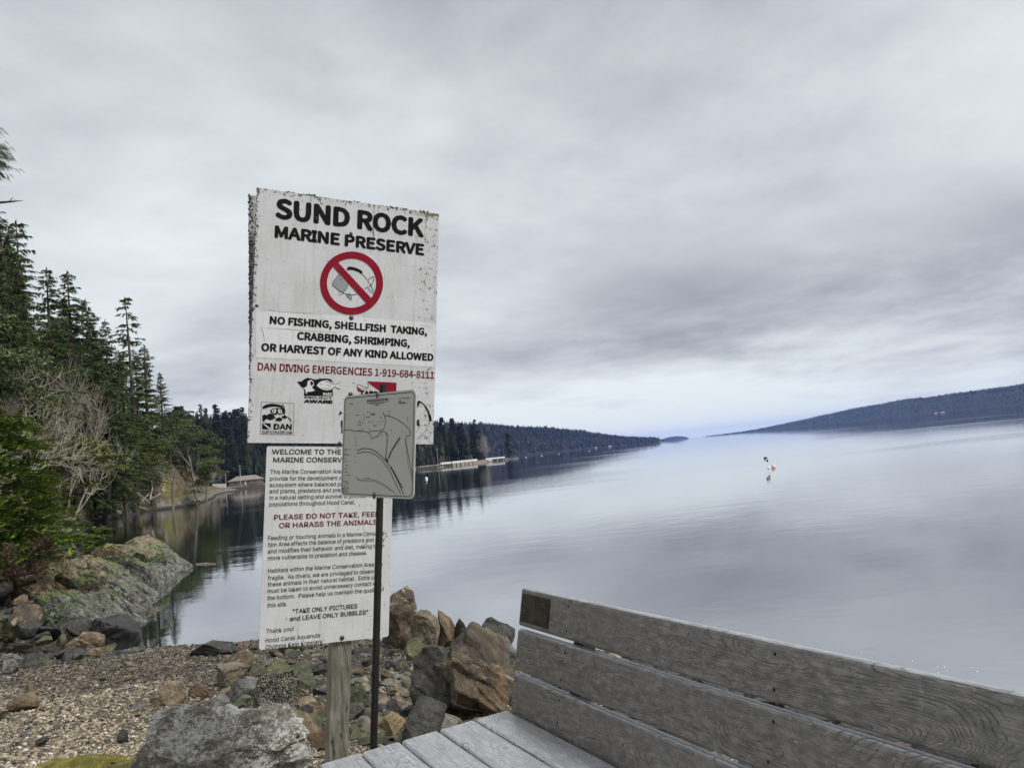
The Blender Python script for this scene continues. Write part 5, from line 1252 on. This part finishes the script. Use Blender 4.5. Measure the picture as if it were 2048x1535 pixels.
def build_map():
    Pn = Panel(*solve_panel([(688, 792), (832, 778), (829, 998), (683, 991)], 0.44)); Pn.pw = 150.0
    a0, a1 = Pn.uv(749.5, 1100)[0], Pn.uv(761.5, 1100)[0]; pw_ = a1 - a0; top = Pn.uv(761, 768)[1]
    b = .6
    while b < 3.5:
        P = Pn.p(a0, b, -.03)
        if P[2] < gz(P[0], P[1]): break
        b += .02
    foot = Pn.p((a0 + a1) / 2, b, -.03)
    root = empty('map_sign', foot, 'grey dive site map on a thin dark metal pole before the big white sign', 'sign')
    ac = (a0 + a1) / 2 - .021; m = MB(); m.add(*tube([Pn.p(ac, b + .4, -.021), Pn.p(ac, top + .4, -.021), Pn.p(ac, top, -.021)], .0135, 8)); m.build('pole', M_POLE, root)
    m = MB(); Pn.plate(m, 0, Pn.w, 0, Pn.h, .004, rad=.022); pan = m.build('map_panel', M_MAP, root)
    g = lambda x, y: (670 + x / 5.686, 750 + y / 5.686)
    k = MB(); S_ = lambda pts, w_: Pn.stroke(k, [g(*p) for p in pts], w_, .0012)
    i_ = .009; rr = .018; pts = []
    for cx_, cy_, t0 in ((Pn.w - i_ - rr, i_ + rr, -90), (Pn.w - i_ - rr, Pn.h - i_ - rr, 0), (i_ + rr, Pn.h - i_ - rr, 90), (i_ + rr, i_ + rr, 180)):
        for j in range(7): t_ = math.radians(t0 + 15 * j); pts.append((cx_ + rr * math.cos(t_), cy_ + rr * math.sin(t_)))
    Pn.stroke(k, pts, .0022, .0012, True, False)
    k.build('border', M_INK, pan); k = MB()
    S_([(100, 628), (150, 617), (190, 622), (220, 636), (280, 632), (340, 640), (385, 655), (405, 690), (415, 718), (440, 715), (460, 700), (490, 695), (505, 660), (525, 642), (555, 640), (580, 655), (590, 690), (598, 740), (590, 800), (585, 870), (578, 945)], .75)
    S_([(385, 650), (400, 637), (470, 632), (540, 625), (560, 605), (570, 560), (575, 500), (565, 465), (552, 430)], .7)
    S_([(565, 465), (600, 462), (650, 475), (720, 510), (780, 550), (830, 600), (855, 640), (858, 670), (840, 690), (815, 690), (805, 720), (812, 780), (830, 880), (855, 1010), (882, 1170)], .8)
    S_([(800, 740), (815, 860), (830, 990), (850, 1100), (880, 1200)], .4)
    S_([(248, 855), (330, 832), (400, 838), (470, 870), (530, 920), (590, 985), (640, 1060), (690, 1150), (740, 1260), (782, 1352)], 1.0)
    S_([(248, 890), (330, 870), (400, 875), (460, 900), (520, 950), (580, 1020), (640, 1120), (690, 1230), (750, 1350)], .8)
    S_([(740, 705), (690, 780), (640, 860), (605, 945)], 1.2); S_([(745, 712), (697, 788), (650, 866), (616, 950)], .5)
    S_([(590, 720), (592, 800), (582, 880), (572, 940)], .5)
    S_([(235, 1160), (280, 1185), (330, 1190), (400, 1183), (470, 1195), (540, 1230), (600, 1270), (660, 1320)], .45); S_([(250, 1185), (330, 1207), (440, 1200), (520, 1235), (600, 1285), (690, 1340)], .35)
    for i in range(5): S_([(640 + i * 26, 1040 + i * 48), (655 + i * 26, 1075 + i * 48), (668 + i * 26, 1085 + i * 48)], 1.3)
    Pn.poly(k, [g(*p) for p in [(570, 940), (600, 950), (612, 990), (590, 975)]], .0013)
    rg = np.random.default_rng(4)
    for x, y in [(130, 450), (120, 490), (330, 450), (330, 490), (525, 480), (550, 430), (620, 410), (620, 450), (820, 490), (830, 520), (390, 530), (430, 525), (505, 535), (545, 525), (440, 570), (460, 575), (770, 640), (640, 620), (645, 650), (530, 680), (265, 630), (285, 625), (310, 620), (385, 610), (235, 710), (235, 760), (235, 800), (235, 845), (230, 920), (230, 990), (590, 660), (605, 680)]:
        S_([(x + rg.normal() * 4, y - rg.uniform(4, 14)), (x + rg.normal() * 5, y), (x + rg.normal() * 6, y + rg.uniform(4, 14))], .7)
    for x, y, wd in [(365, 422, 40), (410, 438, 55), (410, 450, 50), (240, 455, 28), (270, 522, 34), (260, 545, 66), (262, 568, 50), (355, 475, 45), (725, 265, 135), (725, 294, 30), (725, 308, 75), (725, 321, 105), (165, 325, 50), (402, 326, 162), (452, 340, 60), (100, 845, 84), (118, 862, 20), (98, 890, 34), (104, 908, 80), (98, 948, 30), (105, 982, 66), (120, 1022, 30), (110, 1062, 38), (110, 1100, 40), (108, 1138, 70), (90, 1210, 64), (120, 1228, 40), (120, 1248, 20), (95, 1262, 44), (90, 1280, 70), (90, 1297, 64), (90, 1313, 60), (90, 1330, 66), (340, 1170, 60)]:
        n_ = int(wd / 7)
        for j in range(n_): # lines of print too small to read in the photograph
            if rg.random() < .82: S_([(x + j * 7, y - j * .5), (x + j * 7 + rg.uniform(3, 6.5), y - j * .5 + rg.normal() * .5)], 1.0)
    S_([(365, 318), (607, 298)], .5)
    Pn.text(k, 'SUND ROCK DIVE SITE MAP', g(364, 306), g(608, 286), 4.6, .02)
    k.build('map_drawing', M_INKGREY, pan)
    for x, y in ((481, 222), (446, 1368)):
        a, b2 = Pn.uv(*g(x, y)); m = MB(); V, F = ball((0, 0, 0), 1, 12, 8); V = np.array(V); rw = .008
        m.add(Pn.p(a, b2, 0) + np.outer(V[:, 0], Pn.u) * rw + np.outer(V[:, 1], Pn.v) * rw * 1.7 + np.outer(V[:, 2], Pn.n) * rw * .7, F); m.build('bolt', M_BOLT, pan, smooth=True)
build_map()

# ------------------------------------------------------------------ bench
def wood(name, light, mt=1.0, ln=.85):
    def fn(t, bs, oc, uv, out):
        a, b, _ = t.sep(uv)            # metres along the board, metres across (each board shifted)
        wob = t.noise(t.comb(t.math('MULTIPLY', a, 9.0), t.math('MULTIPLY', b, 14.0), 2.0), 1.0, 2, .5)
        f = t.noise(t.comb(t.math('ADD', t.math('MULTIPLY', a, 2.0), t.math('MULTIPLY', wob, .16)), t.math('MULTIPLY', b, 7.0), 0.0), 1.0, 0.4, .4, .25)
        fine = t.noise(t.comb(t.math('MULTIPLY', a, 45.0), t.math('MULTIPLY', b, 260.0), 1.0), 1.0, 4, .6)
        fr = t.math('FRACT', t.math('ADD', t.math('MULTIPLY', f, 58.0), t.math('MULTIPLY', fine, .45)))
        line = t.ramp(fr, [(0.0, 1.0), (0.10, 1.0), (0.30, 0.0), (1.0, 0.0)])
        brk = t.noise(t.comb(t.math('MULTIPLY', a, 22.0), t.math('MULTIPLY', b, 60.0), 5.0), 1.0, 4, .6)
        line = t.math('MULTIPLY', line, t.ramp(brk, [(.42, .0), (.55, 1.0)]))
        mott = t.noise(t.comb(t.math('MULTIPLY', a, 26.0), t.math('MULTIPLY', b, 50.0), 9.0), 1.0, 4, .55)
        big = t.noise(uv, 3.5, 4, .55)
        c = t.ramp(mott, [(.34, tuple(l * (1 - .5 * mt) for l in light)), (.5, light), (.64, tuple(l * (1 + .5 * mt) for l in light))])
        c = t.mix(t.ramp(big, [(.4, 0.0), (.65, .45)]), c, (light[0] * .8, light[1] * .72, light[2] * .68))
        c = t.mix(t.math('MULTIPLY', line, ln), c, tuple(l * .16 for l in light))
        fib = t.noise(t.comb(t.math('MULTIPLY', a, 7.0), t.math('MULTIPLY', b, 210.0), 3.0), 1.0, 5, .65, .15)
        c = t.mix(t.ramp(fib, [(.40, .62), (.52, 0.0)]), c, tuple(l * .3 for l in light))
        flk = t.noise(t.comb(t.math('MULTIPLY', a, 60.0), t.math('MULTIPLY', b, 130.0), 7.0), 1.0, 4, .6)
        c = t.mix(t.ramp(flk, [(.60, 0.0), (.68, .6 * mt)]), c, tuple(min(1, l * 2.3) for l in light))
        vo = t.n('ShaderNodeTexVoronoi', None, Vector=uv, Scale=13.0)
        c = t.mix(t.ramp(vo.outputs['Distance'], [(.03, .85), (.06, 0.0)]), c, (.02, .02, .018))
        t.set(bs.inputs['Base Color'], c); bs.inputs['Roughness'].default_value = .33; bs.inputs['IOR'].default_value = 2.0
        bump(t, bs, t.math('SUBTRACT', t.math('MULTIPLY', fine, .12), line), .5, .0035)
    return mat(name, fn)
M_SEATWOOD = wood('bleached_seat_plank', (0.36, 0.37, 0.375), .25, .6); M_WOOD = wood('weathered_back_plank', (0.135, 0.122, 0.105), 1.25, .95)  # same weathered wood: light painted into the seat tone, shade into the back's
M_HOLE = plain('dark_screw_hole', (.008, .008, .007), .9)
def build_bench():
    B = np.array([-0.13, 2.86, CAM_H - .92]); th = math.radians(-60.8); LEN = 2.44
    u = np.array([math.cos(th), math.sin(th), 0]); bk = np.array([-u[1], u[0], 0]); Z = np.array([0, 0, 1.])
    gzv = gz(*(B + u * 1.2)[:2]); org = B + u * LEN / 2 - bk * .3; org = np.array([org[0], org[1], gzv])
    root = empty('park_bench', org, 'grey weathered plank bench with a small brass plaque on its back rest', 'bench')
    def board(m, O, across, up, w_, t_, idx, edge=False):
        """rounded plank: runs along u from O, width along across, thickness along up"""
        rd = .011; prof = []
        for cx_, cy_, t0 in ((rd, rd, 180), (w_ - rd, rd, 270), (w_ - rd, t_ - rd, 0), (rd, t_ - rd, 90)):
            for j in range(4): a = math.radians(t0 + 30 * j); prof.append((cx_ + rd * math.cos(a), cy_ + rd * math.sin(a)))
        n = len(prof); V = []; UV = []
        st = [(0.0, .004), (.004, 0)] + [(x, 0) for x in np.linspace(.05, LEN - .05, 9)] + [(LEN - .004, 0), (LEN, .004)]
        for x, ins in st:
            for a, b in prof:
                aa = a + (ins if a < w_ / 2 else -ins); bb = b + (ins if b < t_ / 2 else -ins)
                V.append(O + u * x + across * aa + up * bb); UV.append((x + idx * 3.17, a + (0 if b > t_ * .5 else .05) + idx * .61 + .01))
        F = [tuple(range(n)), tuple((len(st) - 1) * n + j for j in range(n))[::-1]]
        for i in range(len(st) - 1):
            for j in range(n): F.append((i * n + j, i * n + (j + 1) % n, (i + 1) * n + (j + 1) % n, (i + 1) * n + j)[::-1])
        if np.dot(np.cross(across, up), u) < 0: F = [f[::-1] for f in F]
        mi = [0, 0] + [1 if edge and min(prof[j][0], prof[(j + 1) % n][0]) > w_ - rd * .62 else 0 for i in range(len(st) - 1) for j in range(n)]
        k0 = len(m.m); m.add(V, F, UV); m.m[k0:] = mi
    m = MB(); pitch = .1405; bw = .1345
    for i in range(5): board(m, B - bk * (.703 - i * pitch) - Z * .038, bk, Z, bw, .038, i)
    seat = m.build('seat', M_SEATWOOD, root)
    m = MB(); tl = math.radians(13); ax = bk * math.sin(tl) + Z * math.cos(tl); nf = bk * math.cos(tl) - Z * math.sin(tl)   # nf points backwards
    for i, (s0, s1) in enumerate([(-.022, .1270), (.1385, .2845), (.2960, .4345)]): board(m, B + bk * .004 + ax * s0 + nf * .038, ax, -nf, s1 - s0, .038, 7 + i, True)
    back = m.build('backrest', [M_WOOD, M_SEATWOOD], root)      # bright top rims are painted on with the lit seat tone
    for x in (.32, 1.22, LEN - .32):       # screw holes over the bearers
        for s0 in (.03, .10, .165, .255, .325, .405):
            m = MB(); c_ = B + bk * .004 + u * (x + (.012 if s0 > .2 else 0)) + ax * s0 - nf * .0006; t_ = np.linspace(0, 2 * math.pi, 11)[:-1]
            m.add([c_ + u * .0036 * math.cos(q) + ax * .0046 * math.sin(q) for q in t_], [tuple(range(10))]); m.build('screw_hole', M_HOLE, back)
    # plaque on the top board
    def onback(px, py):
        O = B + bk * .004; r_ = ray(px, py); k = np.dot(O - EYE, nf) / np.dot(r_, nf); d = EYE + r_ * k - O; return d @ u, d @ ax
    c = np.array([onback(1047, 1185), onback(1101.5, 1198), onback(1095.5, 1257), onback(1040.5, 1241)])
    a0, a1, b1, b0 = c[[0, 3], 0].mean(), c[[1, 2], 0].mean(), c[:2, 1].mean(), c[2:, 1].mean()
    m = MB(); m.add(*box(B + bk * .004 + u * a0 + ax * b0 + nf * .001, u * (a1 - a0), ax * (b1 - b0), -nf * .004))
    def _brass(t, bs, oc, uv, out):
        n = t.noise(oc, 22.0, 5, .6)
        t.set(bs.inputs['Base Color'], t.ramp(n, [(.35, (.008, .006, .004)), (.5, (.03, .021, .011)), (.68, (.09, .058, .024))])); bs.inputs['Roughness'].default_value = .4; bs.inputs['Metallic'].default_value = .6
    pq = m.build('plaque', mat('tarnished_brass', _brass), root)
    m = MB(); rg = np.random.default_rng(2)
    for j in range(6):
        bb = b0 + (b1 - b0) * (.2 + .11 * j); x = a0 + .02
        while x < a1 - .025:
            l = rg.uniform(.006, .02); V, F = box(B + bk * .004 + u * x + ax * bb - nf * .003, u * l, ax * .004, -nf * .0006); m.add(V, F); x += l + .005
    m.build('engraving', plain('dark_engraving', (.05, .035, .018), .5, .4), pq)
    M_FRAME = plain('dark_bench_frame', (.03, .03, .03), .6, .2)
    for x in (.32, LEN - .32):
        m = MB(); c = B + u * x
        m.add(*box(c - bk * .64 - Z * .10 - u * .03, u * .06, bk * .70, Z * .060)); m.build('seat_bearer', M_FRAME, root)
        m = MB(); m.add(*box(c - bk * .60 - u * .03 + Z * (gzv - B[2] - .1), u * .06, bk * .06, Z * (B[2] - gzv))); m.build('leg', M_FRAME, root)
        m = MB(); lo = c + bk * .02 + nf * .045 - ax * (B[2] - gzv + .1); m.add(*box(lo - u * .03, u * .06, nf * .05, ax * (B[2] - gzv + .1 + .40))); m.build('leg', M_FRAME, root)
build_bench()

# ------------------------------------------------------------------ houses, dock, poles across the cove
M_WALLB = plain('brown_siding', (.13, .085, .06), .85, 0, .3, 2); M_WALLW = plain('white_siding', (.72, .72, .70), .7, 0, .1, 2)
M_ROOFG = plain('grey_brown_shingles', (.24, .215, .18), .9, 0, .3, 3); M_ROOFW = plain('pale_metal_roof', (.62, .63, .64), .5, 0, .1, 1)
M_GLASS = plain('window_glass', (.05, .06, .07), .15); M_TRIM = plain('pale_trim', (.62, .58, .50), .7); M_CONC = plain('pale_concrete', (.42, .40, .36), .85, 0, .25, .6)
M_TIMBER = plain('dark_timber', (.05, .042, .035), .9, 0, .4, 3); M_GREYPOLE = plain('grey_pole_wood', (.33, .31, .28), .9)
def house(name, px, py, depth, W, D, h, roofh, wm, rm, label, hip=True, yaw=0.0, win=4, chim=False, door=True, z=None, over=.7):
    P = at(px, py, depth); x0, y0 = P[0], P[1]; z0 = (gz(x0, y0) if z is None else z)
    root = empty(name, (x0, y0, z0), label, 'house'); ca, sa = math.cos(yaw), math.sin(yaw)
    T = lambda x, y, z_: np.array([x0 + x * ca - y * sa, y0 + x * sa + y * ca, z0 + z_])
    def bx(name_, x, y, z_, a, b, c, mm, par=root):
        m = MB(); m.add(*box(T(x, y, z_), T(x + a, y, z_) - T(x, y, z_), T(x, y + b, z_) - T(x, y, z_), [0, 0, c])); return m.build(name_, mm, par)
    wall = bx('wall', -W / 2, -D / 2, -.6, W, D, h + .6, wm)
    m = MB(); o = over; ins = D / 2 + o if hip else 0.0
    e = [T(-W / 2 - o, -D / 2 - o, h), T(W / 2 + o, -D / 2 - o, h), T(W / 2 + o, D / 2 + o, h), T(-W / 2 - o, D / 2 + o, h), T(-W / 2 - o + ins, 0, h + roofh), T(W / 2 + o - ins, 0, h + roofh)]
    e2 = [p - np.array([0, 0, .18]) for p in e[:4]]
    m.add(e + e2, [(0, 1, 5, 4), (1, 2, 5), (2, 3, 4, 5), (3, 0, 4), (0, 6, 7, 1), (1, 7, 8, 2), (2, 8, 9, 3), (3, 9, 6, 0), (6, 9, 8, 7)]); roof = m.build('roof', rm, root)
    if chim: bx('chimney', -W * .2, -.4, h + roofh * .4, .8, .8, roofh * .9, M_WALLB, roof)
    for i in range(win):
        xc = -W / 2 + W * (i + .5) / win
        if door and i == win // 2: bx('door', xc - .5, -D / 2 - .06, 0, 1.0, .05, 2.1, M_TRIM); continue
        f = bx('window', xc - .9, -D / 2 - .06, .9, 1.8, .05, 1.25, M_TRIM); bx('pane', xc - .75, -D / 2 - .075, 1.03, 1.5, .012, 1.0, M_GLASS, f)
    return root
def pole(px, base_py, top_py, depth, label, arm=True):
    P = at(px, base_py, depth); z0 = gz(P[0], P[1]); h = top_h(px, top_py, P[0], P[1], z0)
    root = empty('utility_pole', (P[0], P[1], z0), label, 'utility pole', 'utility poles across the cove'); m = MB(); m.add(*tube([(P[0], P[1], z0 - .3), (P[0], P[1], z0 + h)], [.2, .14], 8)); m.build('pole', M_GREYPOLE, root)
    if arm: m = MB(); m.add(*box((P[0] - 1.1, P[1] - .22, z0 + h - .9), (2.2, 0, 0), (0, .12, 0), (0, 0, .14))); m.build('crossarm', M_GREYPOLE, root)
    return np.array([P[0], P[1], z0 + h - .7])
t1 = pole(452, 968, 946, 408, 'short grey utility pole at the left corner of the brown house'); t2 = pole(481, 955, 929, 432, 'tall grey utility pole behind the roof of the brown house')
pole(918, 918, 894, 610, 'grey utility pole behind the white roofed building on the headland'); pole(876, 925, 896, 585, 'grey utility pole at the edge of the big sign on the headland')
t0 = at(420, 940, 400)
m = MB(); n = 14; a, b = t2, np.array([t0[0], t0[1], t2[2] - 1.5]); m.add(*tube([a + (b - a) * i / n - [0, 0, 1.6 * math.sin(math.pi * i / n)] for i in range(n + 1)], .05, 4)); tag(m.build('power_line', M_TIMBER), 'thin power line running left from the tall utility pole', 'power line')
house('brown_house', 492, 958, 478, 20, 9, 2.9, 2.8, M_WALLB, M_ROOFG, 'low brown house with a grey hip roof by the water across the cove', True, .25, 5, True)
house('garden_shed', 416, 974, 330, 3.4, 3, 2.0, .9, M_TIMBER, M_TIMBER, 'dark little shed at the far end of the cove left of the pale fence', True, .2, 1, False, False)
def wall_run(name, p0, p1, depth0, depth1, h, label, cat, mm, thick=.35, z=None, posts=0):
    A_, B_ = at(*p0, depth0), at(*p1, depth1); za = gz(A_[0], A_[1]) if z is None else z; zb = gz(B_[0], B_[1]) if z is None else z
    a = np.array([A_[0], A_[1], za - .4]); d = np.array([B_[0] - A_[0], B_[1] - A_[1], zb - za]); nn = np.array([-d[1], d[0], 0]); nn /= np.linalg.norm(nn)
    m = MB(); m.add(*box(a, d, nn * thick, (0, 0, h + .4))); o = m.build(name, mm, None, origin=tuple(a))
    return tag(o, label, cat), a, d, nn
wall_run('fence', (409, 970), (452, 965), 345, 400, 1.8, 'long pale board fence left of the brown house', 'fence', M_CONC, .1)
wall_run('seawall', (436, 978), (600, 955), 350, 440, 1.1, 'low dark timber seawall along the beach below the brown house', 'seawall', M_TIMBER, .6, .2)
# headland: dock with pilings, seawall, white buildings
house('white_house', 966, 912, 575, 9.5, 7, 2.9, .9, M_WALLW, M_ROOFW, 'small white house with a flat pale roof at the end of the dock', False, .15, 4, over=1.2)
house('long_building', 917, 918, 580, 27, 8, 2.4, 1.1, M_WALLW, M_ROOFW, 'long low white building with a pale roof beside the small white house', False, .1, 7, over=.8)
house('grey_house', 989, 908, 600, 12, 7, 2.6, .8, M_WALLB, M_ROOFW, 'small house with a pale flat roof right of the white house', False, .15, 4, over=1.6)
house('boathouse', 852, 930, 520, 24, 8, 2.2, .9, M_WALLW, M_ROOFG, 'white boathouse partly hidden behind the map sign', False, .05, 6, over=.6)
wall_run('seawall', (836, 941), (905, 930), 492, 540, 1.6, 'dark seawall under the white boathouse and dock', 'seawall', M_TIMBER, 1.2, .1)
wall_run('retaining_wall', (905, 928), (985, 918), 545, 575, 1.9, 'tan stone retaining wall below the small white house', 'wall', plain('tan_stone_wall', (.25, .2, .14), .9, 0, .4, .8), 1.0, .1)
def dock():
    A_, B_ = at(834, 934, 485), at(945, 921, 540); a = np.array([A_[0], A_[1], 1.75]); d = np.array([B_[0] - A_[0], B_[1] - A_[1], 0]); nn = np.array([-d[1], d[0], 0]); nn /= np.linalg.norm(nn)
    root = empty('dock', (a[0], a[1], 0), 'long pale dock on dark pilings along the headland shore', 'dock')
    m = MB(); m.add(*box(a - nn * 2.5, d, nn * 2.5, (0, 0, .3))); m.build('deck', M_CONC, root)
    m = MB(); m.add(*box(a - nn * 2.4 + [0, 0, 1.0], d, nn * .08, (0, 0, .1)))
    for i in range(26): m.add(*box(a - nn * 2.4 + d * (i / 25) + [0, 0, .3], d / np.linalg.norm(d) * .1, nn * .08, (0, 0, .7)))
    m.build('railing', M_TIMBER, root)
    for i in range(13):
        m = MB(); q = a - nn * 2.3 + d * (i + .3) / 13; m.add(*tube([q - [0, 0, 3], q - [0, 0, .02]], .2, 7)); m.build('piling', M_TIMBER, root)
dock()
for k, (px, top) in enumerate([(867, 908), (871, 912), (883, 910), (904, 922), (913, 926), (921, 924)]):
    P = at(px, 934, 478 + k * 6); m = MB(); h = max(1.5, top_h(px, top, P[0], P[1], 0)); m.add(*tube([(0, 0, -2), (0, 0, h)], .22, 8)); o = m.build('mooring_pile', M_TIMBER); o.location = (P[0], P[1], 0)
    tag(o, 'dark mooring pile standing in the water in front of the dock', 'piling', 'mooring piles in front of the dock')
# rocks at the headland tip
for k in range(16):
    px = rng.uniform(985, 1034); P = at(px, 914, rng.uniform(585, 640)); o = bpy.data.objects.new('rock', SMALL['grey'][k % 4]); COL.objects.link(o); s = rng.uniform(2, 4.5)
    o.location = (P[0], P[1], max(-.3, gz(P[0], P[1]) - .6)); o.scale = (s, s, s); o.rotation_euler = (0, 0, rng.uniform(0, 6)); tag(o, 'grey boulder of the riprap at the tip of the headland', 'rock', 'riprap boulders at the headland tip')
# far houses along the opposite shores
for k, (px, py, d, W) in enumerate([(1220, 893.5, 2750, 26), (1192, 896, 2700, 18), (1461, 867, 5550, 40), (1885, 824, 3300, 34), (1872, 826, 3330, 26)]):
    P = at(px, py, d); x0, y0 = P[0], P[1]; W *= .4; m = MB(); h = 2.4
    m.add(*box((-W / 2, -5, 0), (W, 0, 0), (0, 10, 0), (0, 0, h * .6))); m.add([(-W / 2 - 1, -6, h * .6 + .05), (W / 2 + 1, -6, h * .6 + .05), (W / 2 + 1, 6, h * .6 + .05), (-W / 2 - 1, 6, h * .6 + .05), (-W / 2, 0, h), (W / 2, 0, h)], [(0, 1, 5, 4), (1, 2, 5), (2, 3, 4, 5), (3, 0, 4)], mi=1)
    o = m.build('shore_house', [M_WALLW, M_ROOFW]); o.location = (x0, y0, 2.0 if px < 1400 or px > 1500 else 4)
    tag(o, ['pale house on the shore below the low wooded point', 'smaller pale house left of its neighbour below the low wooded point', 'white building near the tip of the mountain shore', 'pale house in the pair on the right hand shore', 'lower pale house at the left of the pair on the right hand shore', 'pale house left of a longer one on the right hand shore', 'long pale house on the right hand shore', 'pale house nearest the right edge on the far shore'][k], 'house')

# ------------------------------------------------------------------ buoys and drift
M_BUOY = plain('white_buoy', (.78, .76, .75), .45, 0, .06); M_PINK = plain('faded_red_buoy', (.74, .52, .50), .5, 0, .12)
def flag_buoy():
    P = onz(1538, 936.5, 0); root = empty('dive_flag_buoy', (P[0], P[1], 0), 'white float with a slanting pole and red and white dive flag', 'buoy')
    s = np.linalg.norm(P - EYE) / FPX; U_ = np.array([1, 0, 0]); 
    w2 = lambda px, py: at(px, py, (P - EYE) @ _fw)
    m = MB(); c = w2(1539.2, 934.0); m.add(*ball((P[0], P[1], .04), 2.9 * s, 14, 10)); m.build('float', M_BUOY, root, smooth=True)
    m = MB(); m.add(*tube([(P[0], P[1], -.1), w2(1536.8, 922), w2(1535.0, 913)], .012, 6)); m.build('pole', M_BUOY, root)
    q = [w2(1527.8, 913), w2(1535.2, 914.2), w2(1537.2, 923.8), w2(1528.0, 921)]
    m = MB(); dpt = np.array([0, .006, 0]); m.add(q + [p + dpt for p in q], [(0, 1, 2, 3), (7, 6, 5, 4), (0, 4, 5, 1), (1, 5, 6, 2), (2, 6, 7, 3), (3, 7, 4, 0)]); fl = m.build('flag', plain('dark_red_flag', (.06, .006, .012), .7), root)
    m = MB(); e = np.array([0, -.004, 0]); st = [q[0] * .0 + w2(1528.2, 921), w2(1530.6, 922.0), w2(1535.9, 917.2), w2(1535.3, 914.9)]; m.add([p + e for p in st], [(0, 1, 2, 3)]); m.build('stripe', M_BUOY, fl)
    Q = onz(1547.5, 935.5, 0); m = MB(); m.add(*ball((0, 0, .03), 4.6 * s, 18, 12)); o = m.build('round_buoy', M_PINK, smooth=True); o.location = (Q[0], Q[1], .06); tag(o, 'round faded pink buoy floating beside the dive flag', 'buoy')
flag_buoy()
for px, py, r_, lab in [(853, 957.5, 2.6, 'white round mooring buoy in dark water beside the map sign'), (1051.5, 912.5, 1.0, 'tiny white buoy off the headland tip'), (1083.5, 909, 1.0, 'tiny white buoy second out from the headland tip'), (1117.5, 905.7, .9, 'tiny white buoy below the bare trees of the far shore'), (1178.5, 899.7, .9, 'tiny white buoy below the low wooded point')]:
    d = 150 if r_ > 2 else 700; P = onz(px, py, 0) if r_ > 2 else at(px, py, d); s = d / FPX
    m = MB(); m.add(*ball((0, 0, r_ * s * .45), r_ * s, 14, 10)); m.add(*tube([(0, 0, r_ * s * 1.3), (0, 0, r_ * s * 1.75)], r_ * s * .2, 6)); o = m.build('buoy', M_BUOY, smooth=True); o.location = (P[0], P[1], 0); tag(o, lab, 'buoy')
def drift(pts, rad, label, cat='driftwood', mm=M_TWIG, name='driftwood'):
    m = MB(); m.add(*tube(pts, rad, 6)); return tag(m.build(name, mm, None, origin=tuple(pts[0])), label, cat)
a, b = onz(392, 1127.5, .01), onz(431, 1127, .01); drift([a, (a + b) / 2 + [0, .05, .01], b], [.02, .03, .012], 'thin pale stick floating on the still cove water')
P = onz(323, 1094, 0); o = bpy.data.objects.new('rock', SMALL['grey'][1]); COL.objects.link(o); o.location = (P[0], P[1], -.08); o.scale = (.6, .6, .35); tag(o, 'low grey rock awash beyond the rear spur of the outcrop', 'rock')
for k, (pts, rd) in enumerate([([(282, 1003), (300, 985), (322, 972)], .16), ([(270, 995), (300, 1000), (330, 990)], .14), ([(318, 1000), (326, 980), (331, 965)], .12), ([(255, 962), (275, 985), (300, 1006)], .2), ([(292, 1001), (312, 992), (334, 978), (338, 968)], .1), ([(300, 998), (305, 975), (303, 960)], .1), ([(225, 985), (248, 1000), (262, 1012)], .25), ([(350, 1003), (372, 990), (385, 975)], .12)]):
    Q = [onz(x, y, 0) for x, y in pts]; d = 92.0
    drift([at(x, y, d + 1.5 * math.sin(i * 2 + k)) for i, (x, y) in enumerate(pts)], np.linspace(rd, rd * .4, len(pts)), 'grey driftwood limb tangled at the foot of the mossy bluff', 'driftwood') ['group'] = 'driftwood tangle below the mossy bluff'
m = MB(); rg = np.random.default_rng(9)
for i in range(26):
    px, py = rg.uniform(1250, 2048), 0; py = 1240 + (px - 1250) * .12 + abs(rg.normal()) * 45; P = onz(px, py, .0); V, F = ball((P[0], P[1], .001), rg.uniform(.003, .011), 7, 4, .5); m.add(V, F)
tag(m.build('foam', M_BUOY), 'specks of white foam floating near the bench', 'foam', kind='stuff')
